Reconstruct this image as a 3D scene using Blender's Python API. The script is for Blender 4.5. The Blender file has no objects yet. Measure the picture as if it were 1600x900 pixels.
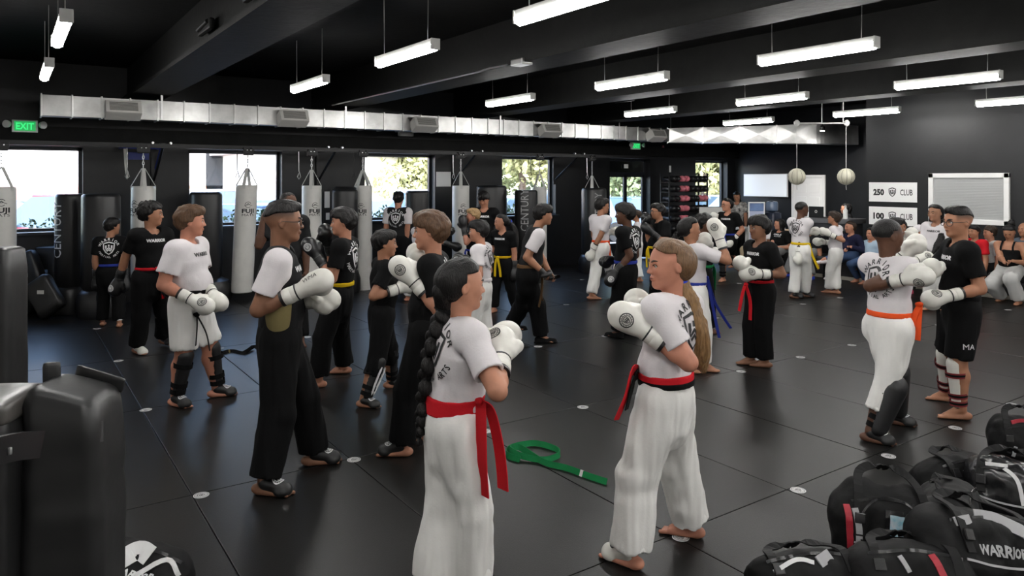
import bpy, bmesh, math, random
import numpy as np
from mathutils import Vector, Matrix
from mathutils.bvhtree import BVHTree
random.seed(7); np.random.seed(7)
SC = bpy.context.scene
COL = SC.collection

# ------------------------------------------------------------------ camera
F, CAM_H, HZ = 1143.0, 1.95, 280.0          # focal length and horizon of the 1600x900 frame
TH = math.radians(55.37)
S_, C_ = math.sin(TH), math.cos(TH)          # room axes: x along the window wall, y towards it
RIGHT = np.array([S_, -C_, 0.0]); FWD = np.array([C_, S_, 0.0])
cam_d = bpy.data.cameras.new('camera'); cam = bpy.data.objects.new('camera', cam_d); COL.objects.link(cam)
cam_d.sensor_width = 36.0; cam_d.lens = F / 1600.0 * 36.0; cam_d.shift_y = -170.0 / 1600.0
cam_d.clip_start = 0.05; cam_d.clip_end = 400
cam.location = (0, 0, CAM_H)
cam.rotation_euler = (math.pi / 2, 0, math.atan2(FWD[1], FWD[0]) - math.pi / 2)
SC.camera = cam

# ------------------------------------------------------------------ world, sun, exposure
world = bpy.data.worlds.new('World'); SC.world = world; world.use_nodes = True
wn = world.node_tree; wn.nodes.clear()
wo = wn.nodes.new('ShaderNodeOutputWorld'); wb = wn.nodes.new('ShaderNodeBackground')
sk = wn.nodes.new('ShaderNodeTexSky'); sk.sky_type = 'NISHITA'; sk.sun_disc = False
sk.sun_elevation = math.radians(42); sk.sun_rotation = math.radians(200); sk.dust_density = 1.5
wb.inputs['Strength'].default_value = 2.0
wn.links.new(sk.outputs[0], wb.inputs[0]); wn.links.new(wb.outputs[0], wo.inputs[0])
sun_d = bpy.data.lights.new('sun', 'SUN'); sun_d.energy = 5.0; sun_d.angle = math.radians(0.6); sun_d.color = (1.0, .94, .84)
sun = bpy.data.objects.new('sun', sun_d); COL.objects.link(sun)
sun.rotation_euler = Vector((-0.35, -0.62, 0.75)).to_track_quat('Z', 'Y').to_euler()   # from behind the building
SC.view_settings.view_transform = 'Standard'; SC.view_settings.look = 'None'
SC.view_settings.gamma = 1.0; SC.view_settings.use_curve_mapping = False
SC.view_settings.exposure = 0.1
LAMP = 72.0                                   # emission of the tube lights

# ------------------------------------------------------------------ helpers: places
def W(px, py, d):
    """a point of the room at camera depth d (metres)"""
    x = (px - 800.0) / F * d
    return RIGHT * x + FWD * d + np.array([0, 0, CAM_H - (py - HZ) / F * d])
def G(px, py):
    return W(px, py, F * CAM_H / (py - HZ))
def on_y(px, py, y):
    t = (px - 800.0) / F
    return W(px, py, y / (S_ - C_ * t))
def on_x(px, py, x):
    t = (px - 800.0) / F
    return W(px, py, x / (S_ * t + C_))

# ------------------------------------------------------------------ helpers: materials
MATS = {}
def mat(name, col, rough=.6, metal=0., bump=0., bscale=60., var=0., vscale=6., spec=.5, coat=0., stretch=None, emit=None, estr=0., alpha=None, trans=0., rnd=0., col2=None, sheen=0.):
    if name in MATS: return MATS[name]
    m = bpy.data.materials.new(name); m.use_nodes = True
    nt = m.node_tree; b = nt.nodes['Principled BSDF']
    c = tuple(col) + (1.,)
    b.inputs['Base Color'].default_value = c
    b.inputs['Roughness'].default_value = rough; b.inputs['Metallic'].default_value = metal
    b.inputs['Specular IOR Level'].default_value = spec
    b.inputs['Coat Weight'].default_value = coat
    b.inputs['Transmission Weight'].default_value = trans
    b.inputs['Sheen Weight'].default_value = sheen
    if emit: b.inputs['Emission Color'].default_value = tuple(emit) + (1.,); b.inputs['Emission Strength'].default_value = estr
    tc = nt.nodes.new('ShaderNodeTexCoord'); src = tc.outputs['Object']
    if stretch:
        mp = nt.nodes.new('ShaderNodeMapping'); mp.inputs['Scale'].default_value = stretch
        nt.links.new(src, mp.inputs[0]); src = mp.outputs[0]
    last = None
    if var > 0:
        n = nt.nodes.new('ShaderNodeTexNoise'); n.inputs['Scale'].default_value = vscale; n.inputs['Detail'].default_value = 4
        nt.links.new(src, n.inputs['Vector'])
        r = nt.nodes.new('ShaderNodeValToRGB')
        c2 = col2 if col2 else tuple(min(1, x * (1 + var)) for x in col)
        r.color_ramp.elements[0].position = .3; r.color_ramp.elements[1].position = .7
        r.color_ramp.elements[0].color = tuple(x * (1 - var) for x in col) + (1,) if not col2 else c
        r.color_ramp.elements[1].color = tuple(c2) + (1,)
        nt.links.new(n.outputs[0], r.inputs[0]); last = r.outputs[0]
    if rnd > 0:
        oi = nt.nodes.new('ShaderNodeObjectInfo'); hs = nt.nodes.new('ShaderNodeHueSaturation')
        mr = nt.nodes.new('ShaderNodeMapRange'); mr.inputs[3].default_value = 1 - rnd; mr.inputs[4].default_value = 1 + rnd
        nt.links.new(oi.outputs['Random'], mr.inputs[0]); nt.links.new(mr.outputs[0], hs.inputs['Value'])
        if last: nt.links.new(last, hs.inputs['Color'])
        else: hs.inputs['Color'].default_value = c
        last = hs.outputs[0]
    if last: nt.links.new(last, b.inputs['Base Color'])
    if bump > 0:
        n2 = nt.nodes.new('ShaderNodeTexNoise'); n2.inputs['Scale'].default_value = bscale; n2.inputs['Detail'].default_value = 5
        nt.links.new(src, n2.inputs['Vector'])
        bp = nt.nodes.new('ShaderNodeBump'); bp.inputs['Strength'].default_value = bump; bp.inputs['Distance'].default_value = .01
        nt.links.new(n2.outputs[0], bp.inputs['Height']); nt.links.new(bp.outputs[0], b.inputs['Normal'])
    MATS[name] = m
    return m
def skin(name, col):
    if name in MATS: return MATS[name]
    m = mat(name, col, rough=.52, var=.10, vscale=14, bump=.04, bscale=120, spec=.3)
    nt = m.node_tree; b = nt.nodes['Principled BSDF']
    at = nt.nodes.new('ShaderNodeAttribute'); at.attribute_name = 'tint'
    mx = nt.nodes.new('ShaderNodeMix'); mx.data_type = 'RGBA'
    old = b.inputs['Base Color'].links[0].from_socket
    nt.links.new(at.outputs['Fac'], mx.inputs['Factor']); nt.links.new(old, mx.inputs['A'])
    mx.inputs['B'].default_value = (col[0] * .72, col[1] * .42, col[2] * .42, 1)
    nt.links.new(mx.outputs['Result'], b.inputs['Base Color'])
    a2 = nt.nodes.new('ShaderNodeAttribute'); a2.attribute_name = 'crop'; m2 = nt.nodes.new('ShaderNodeMix'); m2.data_type = 'RGBA'
    nt.links.new(a2.outputs['Fac'], m2.inputs['Factor']); nt.links.new(mx.outputs['Result'], m2.inputs['A']); m2.inputs['B'].default_value = (.016, .012, .010, 1)
    nt.links.new(m2.outputs['Result'], b.inputs['Base Color'])
    return m

# ------------------------------------------------------------------ helpers: objects
def link(name, me, m=None, parent=None, loc=None, smooth=False):
    if m is not None and len(me.materials) == 0: me.materials.append(m)
    if smooth: me.shade_smooth()
    o = bpy.data.objects.new(name, me); COL.objects.link(o)
    if parent is not None: o.parent = parent
    if loc is not None: o.location = tuple(float(v) for v in loc)
    return o
def tag(o, label=None, cat=None, group=None, kind=None):
    if label: o['label'] = label
    if cat: o['category'] = cat
    if group: o['group'] = group
    if kind: o['kind'] = kind
    return o
def empty(name, loc, label, cat, group=None, rz=0.):
    o = bpy.data.objects.new(name, None); COL.objects.link(o); o.empty_display_size = .1
    o.location = tuple(float(v) for v in loc); o.rotation_euler = (0, 0, rz)
    return tag(o, label, cat, group)
def np_mesh(name, V, Q):
    """mesh from float (n,3) verts and an (m,k) int face array"""
    me = bpy.data.meshes.new(name); V = np.asarray(V, np.float32); Q = np.asarray(Q, np.int32)
    k = Q.shape[1]
    me.vertices.add(len(V)); me.vertices.foreach_set('co', V.ravel())
    me.loops.add(Q.size); me.loops.foreach_set('vertex_index', Q.ravel())
    me.polygons.add(len(Q)); me.polygons.foreach_set('loop_start', np.arange(0, Q.size, k, dtype=np.int32))
    me.polygons.foreach_set('use_smooth', np.ones(len(Q), bool))
    me.update(calc_edges=True)
    return me
class MB:
    """collects boxes, tubes, lathes and prisms for one mesh"""
    def __init__(s): s.v = []; s.f = []; s.m = []; s.mi = 0
    def add(s, V, Fs):
        o = len(s.v); s.v += [tuple(float(c) for c in p) for p in V]
        s.f += [tuple(i + o for i in f) for f in Fs]; s.m += [s.mi] * len(Fs)
        return s
    def box(s, c, size, rz=0., M=None, bev=0.):
        x, y, z = [k / 2 for k in size]
        if bev > 0:
            b = min(bev, x * .9, y * .9, z * .9); V = []; 
            bm = bmesh.new(); bmesh.ops.create_cube(bm, size=1)
            for q in bm.verts: q.co = Vector((q.co.x * 2 * x, q.co.y * 2 * y, q.co.z * 2 * z))
            bmesh.ops.bevel(bm, geom=bm.edges[:], offset=b, segments=2, affect='EDGES', profile=.6)
            bm.verts.index_update(); V = [np.array(q.co) for q in bm.verts]; Fs = [[q.index for q in f.verts] for f in bm.faces]; bm.free()
        else:
            V = [np.array((a * x, b * y, e * z)) for a in (-1, 1) for b in (-1, 1) for e in (-1, 1)]
            Fs = [(0, 1, 3, 2), (4, 6, 7, 5), (0, 4, 5, 1), (2, 3, 7, 6), (0, 2, 6, 4), (1, 5, 7, 3)]
        if rz:
            cz, sz = math.cos(rz), math.sin(rz); V = [np.array((p[0] * cz - p[1] * sz, p[0] * sz + p[1] * cz, p[2])) for p in V]
        if M is not None: V = [np.array(M @ Vector(p)) for p in V]
        return s.add([p + np.array(c) for p in V], Fs)
    def tube(s, pts, r, n=8, cap=True):
        pts = [np.array(p, float) for p in pts]; N = len(pts)
        rs = r if hasattr(r, '__len__') else [r] * N
        V = []; Fs = []; up = None
        for i in range(N):
            t = pts[min(i + 1, N - 1)] - pts[max(i - 1, 0)]; t = t / (np.linalg.norm(t) + 1e-9)
            if up is None: up = np.cross(t, (0, 0, 1.) if abs(t[2]) < .9 else (1., 0, 0))
            up = up - t * np.dot(up, t); up /= np.linalg.norm(up) + 1e-9
            sd = np.cross(t, up)
            V += [pts[i] + rs[i] * (math.cos(a) * up + math.sin(a) * sd) for a in [2 * math.pi * j / n for j in range(n)]]
        for i in range(N - 1):
            for j in range(n): Fs.append((i * n + j, i * n + (j + 1) % n, (i + 1) * n + (j + 1) % n, (i + 1) * n + j))
        if cap: Fs.append(tuple(range(n))[::-1]); Fs.append(tuple((N - 1) * n + j for j in range(n)))
        return s.add(V, Fs)
    def lathe(s, prof, c, n=24, M=None):
        V = []; Fs = []; N = len(prof)
        for r, z in prof:
            for j in range(n):
                a = 2 * math.pi * j / n; V.append(np.array((r * math.cos(a), r * math.sin(a), z)))
        for i in range(N - 1):
            for j in range(n): Fs.append((i * n + j, i * n + (j + 1) % n, (i + 1) * n + (j + 1) % n, (i + 1) * n + j))
        Fs.append(tuple(range(n))[::-1]); Fs.append(tuple((N - 1) * n + j for j in range(n)))
        if M is not None: V = [np.array(M @ Vector(p)) for p in V]
        return s.add([p + np.array(c) for p in V], Fs)
    def prism(s, poly, a, b, axis=2):
        """polygon in the two other axes extruded from a to b along axis"""
        n = len(poly); V = []
        for h in (a, b):
            for p in poly:
                q = [0, 0, 0]; k = [i for i in range(3) if i != axis]; q[k[0]], q[k[1]], q[axis] = p[0], p[1], h; V.append(q)
        Fs = [tuple(range(n))[::-1], tuple(range(n, 2 * n))] + [(i, (i + 1) % n, n + (i + 1) % n, n + i) for i in range(n)]
        return s.add(V, Fs)
    def mesh(s, name, mats, smooth=False, sub=None):
        me = bpy.data.meshes.new(name); 
        v = s.v if sub is None else [tuple(np.array(p) - np.array(sub)) for p in s.v]
        me.from_pydata(v, [], s.f)
        for m in (mats if isinstance(mats, (list, tuple)) else [mats]): me.materials.append(m)
        me.polygons.foreach_set('material_index', s.m)
        bm = bmesh.new(); bm.from_mesh(me); bmesh.ops.recalc_face_normals(bm, faces=bm.faces); bm.to_mesh(me); bm.free()
        if smooth:
            me.shade_smooth(); 
            try: me.set_sharp_from_angle(angle=math.radians(40))
            except Exception: pass
        return me
    def build(s, name, mats, parent=None, loc=None, smooth=False, sub=None):
        return link(name, s.mesh(name, mats, smooth, sub), None, parent, loc)
def ribbon(pts, widths, wdir, thick=.004):
    """a flat strip with thickness along pts; wdir is one width direction or one per point"""
    pts = [np.array(p, float) for p in pts]; N = len(pts); V = []; Fs = []
    for i, p in enumerate(pts):
        t = pts[min(i + 1, N - 1)] - pts[max(i - 1, 0)]; t /= np.linalg.norm(t) + 1e-9
        w = np.array(wdir[i] if hasattr(wdir[0], '__len__') else wdir, float); w = w - t * np.dot(w, t); w /= np.linalg.norm(w) + 1e-9
        n = np.cross(t, w); hw = (widths[i] if hasattr(widths, '__len__') else widths) / 2
        V += [p - w * hw - n * thick / 2, p + w * hw - n * thick / 2, p + w * hw + n * thick / 2, p - w * hw + n * thick / 2]
    for i in range(N - 1):
        a = i * 4; b = a + 4
        for j in range(4): Fs.append((a + j, a + (j + 1) % 4, b + (j + 1) % 4, b + j))
    Fs.append((3, 2, 1, 0)); e = (N - 1) * 4; Fs.append((e, e + 1, e + 2, e + 3))
    return V, Fs
def smooth_path(pts, n=6):
    """Catmull-Rom through pts"""
    P = [np.array(p, float) for p in pts]; P = [2 * P[0] - P[1]] + P + [2 * P[-1] - P[-2]]; out = []
    for i in range(1, len(P) - 2):
        for k in range(n):
            t = k / n; a, b, c, d = P[i - 1], P[i], P[i + 1], P[i + 2]
            out.append(.5 * ((2 * b) + (c - a) * t + (2 * a - 5 * b + 4 * c - d) * t * t + (3 * b - a - 3 * c + d) * t ** 3))
    out.append(P[-2]); return out

# ------------------------------------------------------------------ helpers: flat print (lettering, emblems)
_TXT = {}
def text2d(s, bold=.0, shear=0.):
    """triangles of a line of text, centred, cap height 1"""
    k = (s, bold, shear)
    if k in _TXT: return _TXT[k]
    cu = bpy.data.curves.new('txt', 'FONT'); cu.body = s; cu.size = 1.4; cu.offset = bold; cu.shear = shear; cu.resolution_u = 2
    cu.align_x = 'CENTER'; o = bpy.data.objects.new('txt', cu); COL.objects.link(o)
    dg = bpy.context.evaluated_depsgraph_get(); me = bpy.data.meshes.new_from_object(o.evaluated_get(dg))
    bm = bmesh.new(); bm.from_mesh(me); bmesh.ops.triangulate(bm, faces=bm.faces[:])
    for _ in range(2):
        es = [e for e in bm.edges if e.calc_length() > .45]
        if es: bmesh.ops.subdivide_edges(bm, edges=es, cuts=1); bmesh.ops.triangulate(bm, faces=bm.faces[:])
    bm.verts.index_update()
    V = np.array([v.co[:2] for v in bm.verts]) if len(bm.verts) else np.zeros((0, 2)); T = [[v.index for v in f.verts] for f in bm.faces]; bm.free()
    COL.objects.unlink(o); bpy.data.objects.remove(o); bpy.data.curves.remove(cu); bpy.data.meshes.remove(me)
    if len(V): V[:, 1] -= .5; V[:, 0] -= (V[:, 0].min() + V[:, 0].max()) / 2
    _TXT[k] = (V, T); return _TXT[k]
class P2:
    """2-D print made of triangles and quads"""
    def __init__(s): s.v = []; s.f = []
    def add(s, V, Fs):
        o = len(s.v); s.v += [tuple(p) for p in V]; s.f += [tuple(i + o for i in f) for f in Fs]; return s
    def text(s, t, x=0, y=0, size=1., bold=.02, shear=0., width=None, rot=0.):
        if 'M' in t: bold = min(bold, .0)                        # a heavier M closes up on itself
        V, T = text2d(t, bold, shear)
        if len(V) == 0: return s
        k = size; kx = size if width is None else width / max(1e-6, (V[:, 0].max() - V[:, 0].min()))
        c, sn = math.cos(rot), math.sin(rot)
        return s.add([(x + (a * kx) * c - (b * k) * sn, y + (a * kx) * sn + (b * k) * c) for a, b in V], T)
    def arc(s, t, r, a0, a1, size, flip=False):
        for i, ch in enumerate(t):
            if ch == ' ': continue
            a = a0 + (a1 - a0) * i / max(1, len(t) - 1)
            s.text(ch, r * math.cos(a), r * math.sin(a), size, .03, 0, None, a + (math.pi / 2 if flip else -math.pi / 2))
        return s
    def ring(s, r0, r1, n=28, cx=0, cy=0, a0=0, a1=2 * math.pi):
        V = []; 
        for i in range(n + 1):
            a = a0 + (a1 - a0) * i / n; V += [(cx + r0 * math.cos(a), cy + r0 * math.sin(a)), (cx + r1 * math.cos(a), cy + r1 * math.sin(a))]
        return s.add(V, [(2 * i, 2 * i + 1, 2 * i + 3, 2 * i + 2) for i in range(n)])
    def line(s, pts, w):
        P = []
        for a, b in zip(pts[:-1], pts[1:]):
            n = max(1, int(math.dist(a, b) / .25)); P += [(a[0] + (b[0] - a[0]) * i / n, a[1] + (b[1] - a[1]) * i / n) for i in range(n)]
        P.append(pts[-1]); V = []
        for i, p in enumerate(P):
            q, r = P[max(i - 1, 0)], P[min(i + 1, len(P) - 1)]; dx, dy = r[0] - q[0], r[1] - q[1]; l = math.hypot(dx, dy) + 1e-9
            V += [(p[0] - dy / l * w / 2, p[1] + dx / l * w / 2), (p[0] + dy / l * w / 2, p[1] - dx / l * w / 2)]
        return s.add(V, [(2 * i, 2 * i + 1, 2 * i + 3, 2 * i + 2) for i in range(len(P) - 1)])
def shield(p, s=1., x=0, y=0, w=.14):
    q = [(0, .95), (.75, .72), (.7, -.1), (.42, -.62), (0, -.95), (-.42, -.62), (-.7, -.1), (-.75, .72), (0, .95)]
    p.line([(x + a * s, y + b * s) for a, b in q], w * s)
    p.line([(x - .4 * s, y + .45 * s), (x - .4 * s, y - .25 * s), (x, y + .1 * s), (x + .4 * s, y - .25 * s), (x + .4 * s, y + .45 * s)], w * 1.3 * s)
    p.line([(x - .28 * s, y - .45 * s), (x, y - .2 * s), (x + .28 * s, y - .45 * s)], w * 1.2 * s)
    p.line([(x, y + .55 * s), (x, y + .25 * s)], w * 1.3 * s)
    return p
def back_print():
    p = P2(); shield(p, .72, 0, 0, .17); p.arc('WARRIOR', 1.0, math.radians(155), math.radians(25), .3)
    p.arc('MARTIAL ARTS', 1.0, math.radians(205), math.radians(335), .22, True); return p
def glove_print():
    p = P2(); p.ring(.86, 1.0); p.ring(.6, .68); shield(p, .5, 0, 0, .22)
    for k in range(14):
        a = 2 * math.pi * k / 14; p.line([(.72 * math.cos(a), .72 * math.sin(a)), (.82 * math.cos(a + .2), .82 * math.sin(a + .2))], .07)
    return p
def place_flat(p, name, m, parent, c, ex, ey, size, off=.002):
    """print laid on a flat surface: centre c, axes ex, ey (normal = ex x ey)"""
    ex = np.array(ex, float); ey = np.array(ey, float); n = np.cross(ex, ey); c = np.array(c, float)
    V = [c + ex * a * size + ey * b * size + n * off for a, b in p.v]
    me = bpy.data.meshes.new(name); me.from_pydata([tuple(v) for v in V], [], p.f); me.update()
    return link(name, me, m, parent)
def project(p, name, m, parent, bvh, c, ex, ey, size, off=.003, reach=.5, base=None):
    """print wrapped on a curved surface by casting along the normal"""
    ex = np.array(ex, float); ex /= np.linalg.norm(ex); ey = np.array(ey, float); ey = ey - ex * np.dot(ex, ey); ey /= np.linalg.norm(ey)
    n = np.cross(ex, ey); c = np.array(c, float); V = []; ok = []
    for a, b in p.v:
        o = c + ex * a * size + ey * b * size + n * reach
        h = bvh.ray_cast(Vector(o), Vector(-n), reach * 2)
        if h[0] is None: V.append(o); ok.append(False)
        else: V.append(np.array(h[0]) + np.array(h[1] if np.dot(np.array(h[1]), n) > 0 else n) * off); ok.append(True)
    fs = [f for f in p.f if all(ok[i] for i in f) and max(np.linalg.norm(V[f[0]] - V[i]) for i in f) < size * 1.2]
    if not fs: return None
    me = bpy.data.meshes.new(name); me.from_pydata([tuple(v) for v in V], [], fs)
    bm = bmesh.new(); bm.from_mesh(me); bmesh.ops.delete(bm, geom=[v for v in bm.verts if not v.link_faces], context='VERTS'); bm.to_mesh(me); bm.free(); me.update()
    return link(name, me, m, parent)
# ================================================================== the room
YA, XC, XD, YR, ZC = 13.1, 13.8, 16.5, 7.82, 3.72    # window wall, sign wall, alcove wall, alcove return, ceiling
X0, Y0 = -3.6, -4.5
M_wall = mat('wall_black_paint', (.0055, .006, .0075), spec=.4, rough=.42, bump=.12, bscale=18, var=.25, vscale=2.5)
M_ceil = mat('ceiling_black_paint', (.004, .004, .004), spec=.1, rough=.7, bump=.35, bscale=10, var=.3, vscale=3)
M_beam = mat('beam_black_paint', (.0045, .0045, .0043), spec=.15, rough=.6, bump=.3, bscale=14, var=.35, vscale=5)
M_wallw = mat('wall_white_bounce', (.80, .79, .77), rough=.7, bump=.1, bscale=18)  # unseen walls made white to bounce light into the room
M_mat = mat('grey_rubber_mat', (.0095, .0093, .009), rough=.36, bump=.08, bscale=140, var=.14, vscale=1.6, rnd=.20, spec=.21)
M_sub = mat('floor_slab', (.006, .006, .006), rough=.8)
M_black = mat('black_metal', (.008, .008, .009), rough=.4, metal=.3)
M_white = mat('white_paint', (.78, .78, .77), rough=.5)
M_trim = mat('white_trim', (.74, .74, .73), rough=.45)
M_print = mat('black_print', (.012, .012, .013), rough=.6)
M_wprint = mat('white_print', (.70, .70, .70), rough=.6)
M_sticker = mat('white_vinyl_sticker', (.62, .62, .62), rough=.5)
M_galv = mat('galvanised_steel', (.50, .50, .49), rough=.34, metal=1., var=.25, vscale=3.5, bump=.10, bscale=5, rnd=.18)
M_steel = mat('steel', (.6, .6, .6), rough=.3, metal=1.)
M_vinyl = mat('black_vinyl', (.011, .011, .012), rough=.38, bump=.08, bscale=40)
M_wvinyl = mat('white_vinyl', (.66, .65, .62), rough=.42, bump=.05, bscale=30, var=.05)
M_frame = mat('window_frame_dark', (.014, .017, .022), rough=.35, metal=.2)
def glass_mat(name, tint=(1, 1, 1), refl=.06):
    m = bpy.data.materials.new(name); m.use_nodes = True; nt = m.node_tree; nt.nodes.clear()
    o = nt.nodes.new('ShaderNodeOutputMaterial'); t = nt.nodes.new('ShaderNodeBsdfTransparent'); g = nt.nodes.new('ShaderNodeBsdfGlossy'); mx = nt.nodes.new('ShaderNodeMixShader')
    t.inputs[0].default_value = tint + (1,); g.inputs['Roughness'].default_value = .02; mx.inputs[0].default_value = refl
    nt.links.new(t.outputs[0], mx.inputs[1]); nt.links.new(g.outputs[0], mx.inputs[2]); nt.links.new(mx.outputs[0], o.inputs[0]); return m
M_glass = glass_mat('window_glass'); M_tint = glass_mat('tinted_glass', (.05, .055, .06), .1)
def struct(o): o['kind'] = 'structure'; return o

# floor slab and its rubber mats (1.03 m x 2.04 m grid), with round stickers at the corners
slab = MB(); slab.box(((X0 + XD) / 2, (Y0 + YA) / 2, -.06), (XD - X0, YA - Y0, .08)); floor = struct(slab.build('floor', M_sub))
UX, UY = 1.03, 2.04; GX, GY = -.09, .76
mb = MB(); mb.box((0, 0, -.011), (UX - .005, UY - .005, .022), bev=.004); mat_me = mb.mesh('mat', M_mat)
stk = P2(); stk.ring(.80, .88); shield(stk, .5, 0, 0, .22)
for k in range(18):
    a = 2 * math.pi * k / 18; stk.line([(.6 * math.cos(a), .6 * math.sin(a)), (.7 * math.cos(a + .15), .7 * math.sin(a + .15))], .07)
sb = MB(); sb.lathe([(.047, 0), (.047, .0012), (.046, .0016)], (0, 0, 0), 24); st_me = sb.mesh('floor_sticker', M_sticker)
M_sprint = mat('sticker_grey_print', (.13, .13, .13), rough=.6)
sp_me = None
rng = random.Random(3)
for i in range(-4, 17):
    for j in range(-3, 7):
        cx, cy = GX + (i + .5) * UX, GY + (j + .5) * UY
        if cx - UX / 2 > XD - .2 or (cx > XC + .3 and cy < YR) or cx < X0 or cy - UY / 2 > YA - .3 or cy < Y0 + .6: continue
        o = link('mat', mat_me, None, floor, (cx, cy, rng.uniform(-.0015, .0)))
for i in range(0, 13):
    for j in range(0, 6):
        x, y = GX + i * UX, GY + j * UY
        if x > 12.6 or y > 12.4: continue
        loc = (x + .035 + rng.uniform(-.02, .02), y - .05 + rng.uniform(-.02, .02), .0004)
        o = link('floor_sticker', st_me, None, floor, loc)
        o.rotation_euler = (0, 0, rng.uniform(0, 6))
        if sp_me is None:
            po = place_flat(stk, 'sticker_print', M_sprint, o, (0, 0, .0018), (1, 0, 0), (0, 1, 0), .047, .0004); sp_me = po.data
        else: link('sticker_print', sp_me, None, o)

# walls
WIN = [(-.62, .97), (2.49, 4.05), (5.63, 7.15), (8.79, 10.25), (11.9, 13.25), (14.92, 16.2)]
ZS, ZT = 1.15, 2.44
def wall_box(mb, x0, x1, y0, y1, z0, z1): mb.box(((x0 + x1) / 2, (y0 + y1) / 2, (z0 + z1) / 2), (x1 - x0, y1 - y0, z1 - z0))
wm = MB(); xs = [X0] + [e for w in WIN for e in w] + [XD + .25]
for k in range(0, len(xs), 2): wall_box(wm, xs[k], xs[k + 1], YA, YA + .28, -.02, ZC + .1)
for k, (a, b) in enumerate(WIN):
    wall_box(wm, a, b, YA, YA + .28, ZT, ZC + .1)
    if k != 4: wall_box(wm, a, b, YA, YA + .28, -.02, ZS)
struct(wm.build('wall_back', M_wall))
wm = MB(); wall_box(wm, XC, XC + .2, Y0, YR, -.02, ZC + .1); struct(wm.build('wall_right', M_wall))
wm = MB(); wall_box(wm, XC + .2, XD + .25, YR - .2, YR, -.02, ZC + .1); struct(wm.build('wall_alcove_side', M_wall))
wm = MB(); wall_box(wm, XD, XD + .25, YR, YA, -.02, ZC + .1); struct(wm.build('wall_alcove', M_wall))
wm = MB(); wall_box(wm, X0 - .2, X0, Y0, YA + .2, -.02, ZC + .1); struct(wm.build('wall_left', M_wallw))
wm = MB(); wall_box(wm, X0 - .2, XC + .2, Y0 - .2, Y0, -.02, ZC + .1); struct(wm.build('wall_front', M_wallw))
wm = MB(); wall_box(wm, X0 - .2, XD + .3, Y0 - .2, YA + .3, ZC, ZC + .15); struct(wm.build('ceiling', M_ceil))
# long header over the windows
wm = MB(); wall_box(wm, X0, XD, YA - .16, YA, 2.52, 2.74); struct(wm.build('trim_1', M_beam))
# ceiling beams
for k, x in enumerate((-1.3, 1.75, 4.75, 7.75, 10.75)):
    wm = MB(); wall_box(wm, x - .17, x + .17, Y0, YA, 3.23, ZC); wall_box(wm, x - .26, x + .26, Y0, YA, 3.19, 3.235)
    struct(wm.build('beam', M_beam))
for x, y in ((1.55, 5.6), (1.55, 7.2), (9.0, 9.5)):
    b = MB(); b.box((x - .03, y, 3.36), (.05, .5, .1), bev=.02); b.tube([(x - .06, y - .2, 3.38), (x - .06, y + .2, 3.36)], .02)
    tag(b.build('beam_bracket', M_beam), {5.6: 'nearer black bracket on the leftmost ceiling beam', 7.2: 'farther black bracket on the leftmost ceiling beam', 9.5: 'black bracket high between the middle beams near the duct'}[y], 'bracket')

# windows
for k, (a, b) in enumerate(WIN):
    z0 = 0 if k == 4 else ZS
    root = struct(bpy.data.objects.new('window_%d' % (k + 1 if k < 4 else k) if k != 4 else 'door_1', None)); COL.objects.link(root); root.location = ((a + b) / 2, YA, z0)
    L = lambda p: tuple(np.array(p) - np.array(root.location))
    fr = MB(); t = .05; y = YA + .2
    for bx in ((a, a + t, z0, ZT), (b - t, b, z0, ZT), (a, b, ZT - t, ZT), (a, b, z0, z0 + t)):
        fr.box(L(((bx[0] + bx[1]) / 2, y, (bx[2] + bx[3]) / 2)), (bx[1] - bx[0], .07, bx[3] - bx[2]))
    fr.build('window_frame' if k != 4 else 'door_frame', M_frame, root)
    if k != 4:
        g = MB(); g.box(L(((a + b) / 2, y, (z0 + ZT) / 2)), (b - a - .1, .008, ZT - z0 - .1)); g.build('pane', M_glass, root)
        s = MB(); s.box(L(((a + b) / 2, YA + .03, z0 - .012)), (b - a + .06, .3, .035)); s.build('window_sill', M_frame, root)
    else:
        mid = (a + b) / 2
        tr = MB(); tr.box(L((mid, y, 2.09)), (b - a - .1, .07, .07)); tr.build('transom_bar', M_frame, root)
        g = MB(); g.box(L((mid, y, 2.27)), (b - a - .1, .01, .29)); g.build('pane', M_tint, root)
        for s in (0, 1):
            p, q = (a + .05, mid) if s == 0 else (mid, b - .05)
            dl = MB()
            for bx in ((p, p + .05, .05, 2.06), (q - .05, q, .05, 2.06), (p, q, 2.0, 2.06), (p, q, .05, .38)):
                dl.box(L(((bx[0] + bx[1]) / 2, y, (bx[2] + bx[3]) / 2)), (bx[1] - bx[0], .05, bx[3] - bx[2]))
            leaf = dl.build('door_leaf', M_frame, root)
            g = MB(); g.box(L(((p + q) / 2, y, 1.19)), (q - p - .1, .008, 1.62)); g.build('pane', M_glass, leaf)
            h = MB(); hx = q - .08 if s == 0 else p + .08
            h.tube([L((hx, y - .03, 1.0)), L((hx, y - .08, 1.0)), L((hx, y - .08, 1.25)), L((hx, y - .03, 1.25))], .012); h.build('door_handle', M_steel, leaf)
        n = MB(); n.box(L((mid, y - .045, 2.27)), (.13, .02, .1)); n.build('door_plate', M_white, root)

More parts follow.
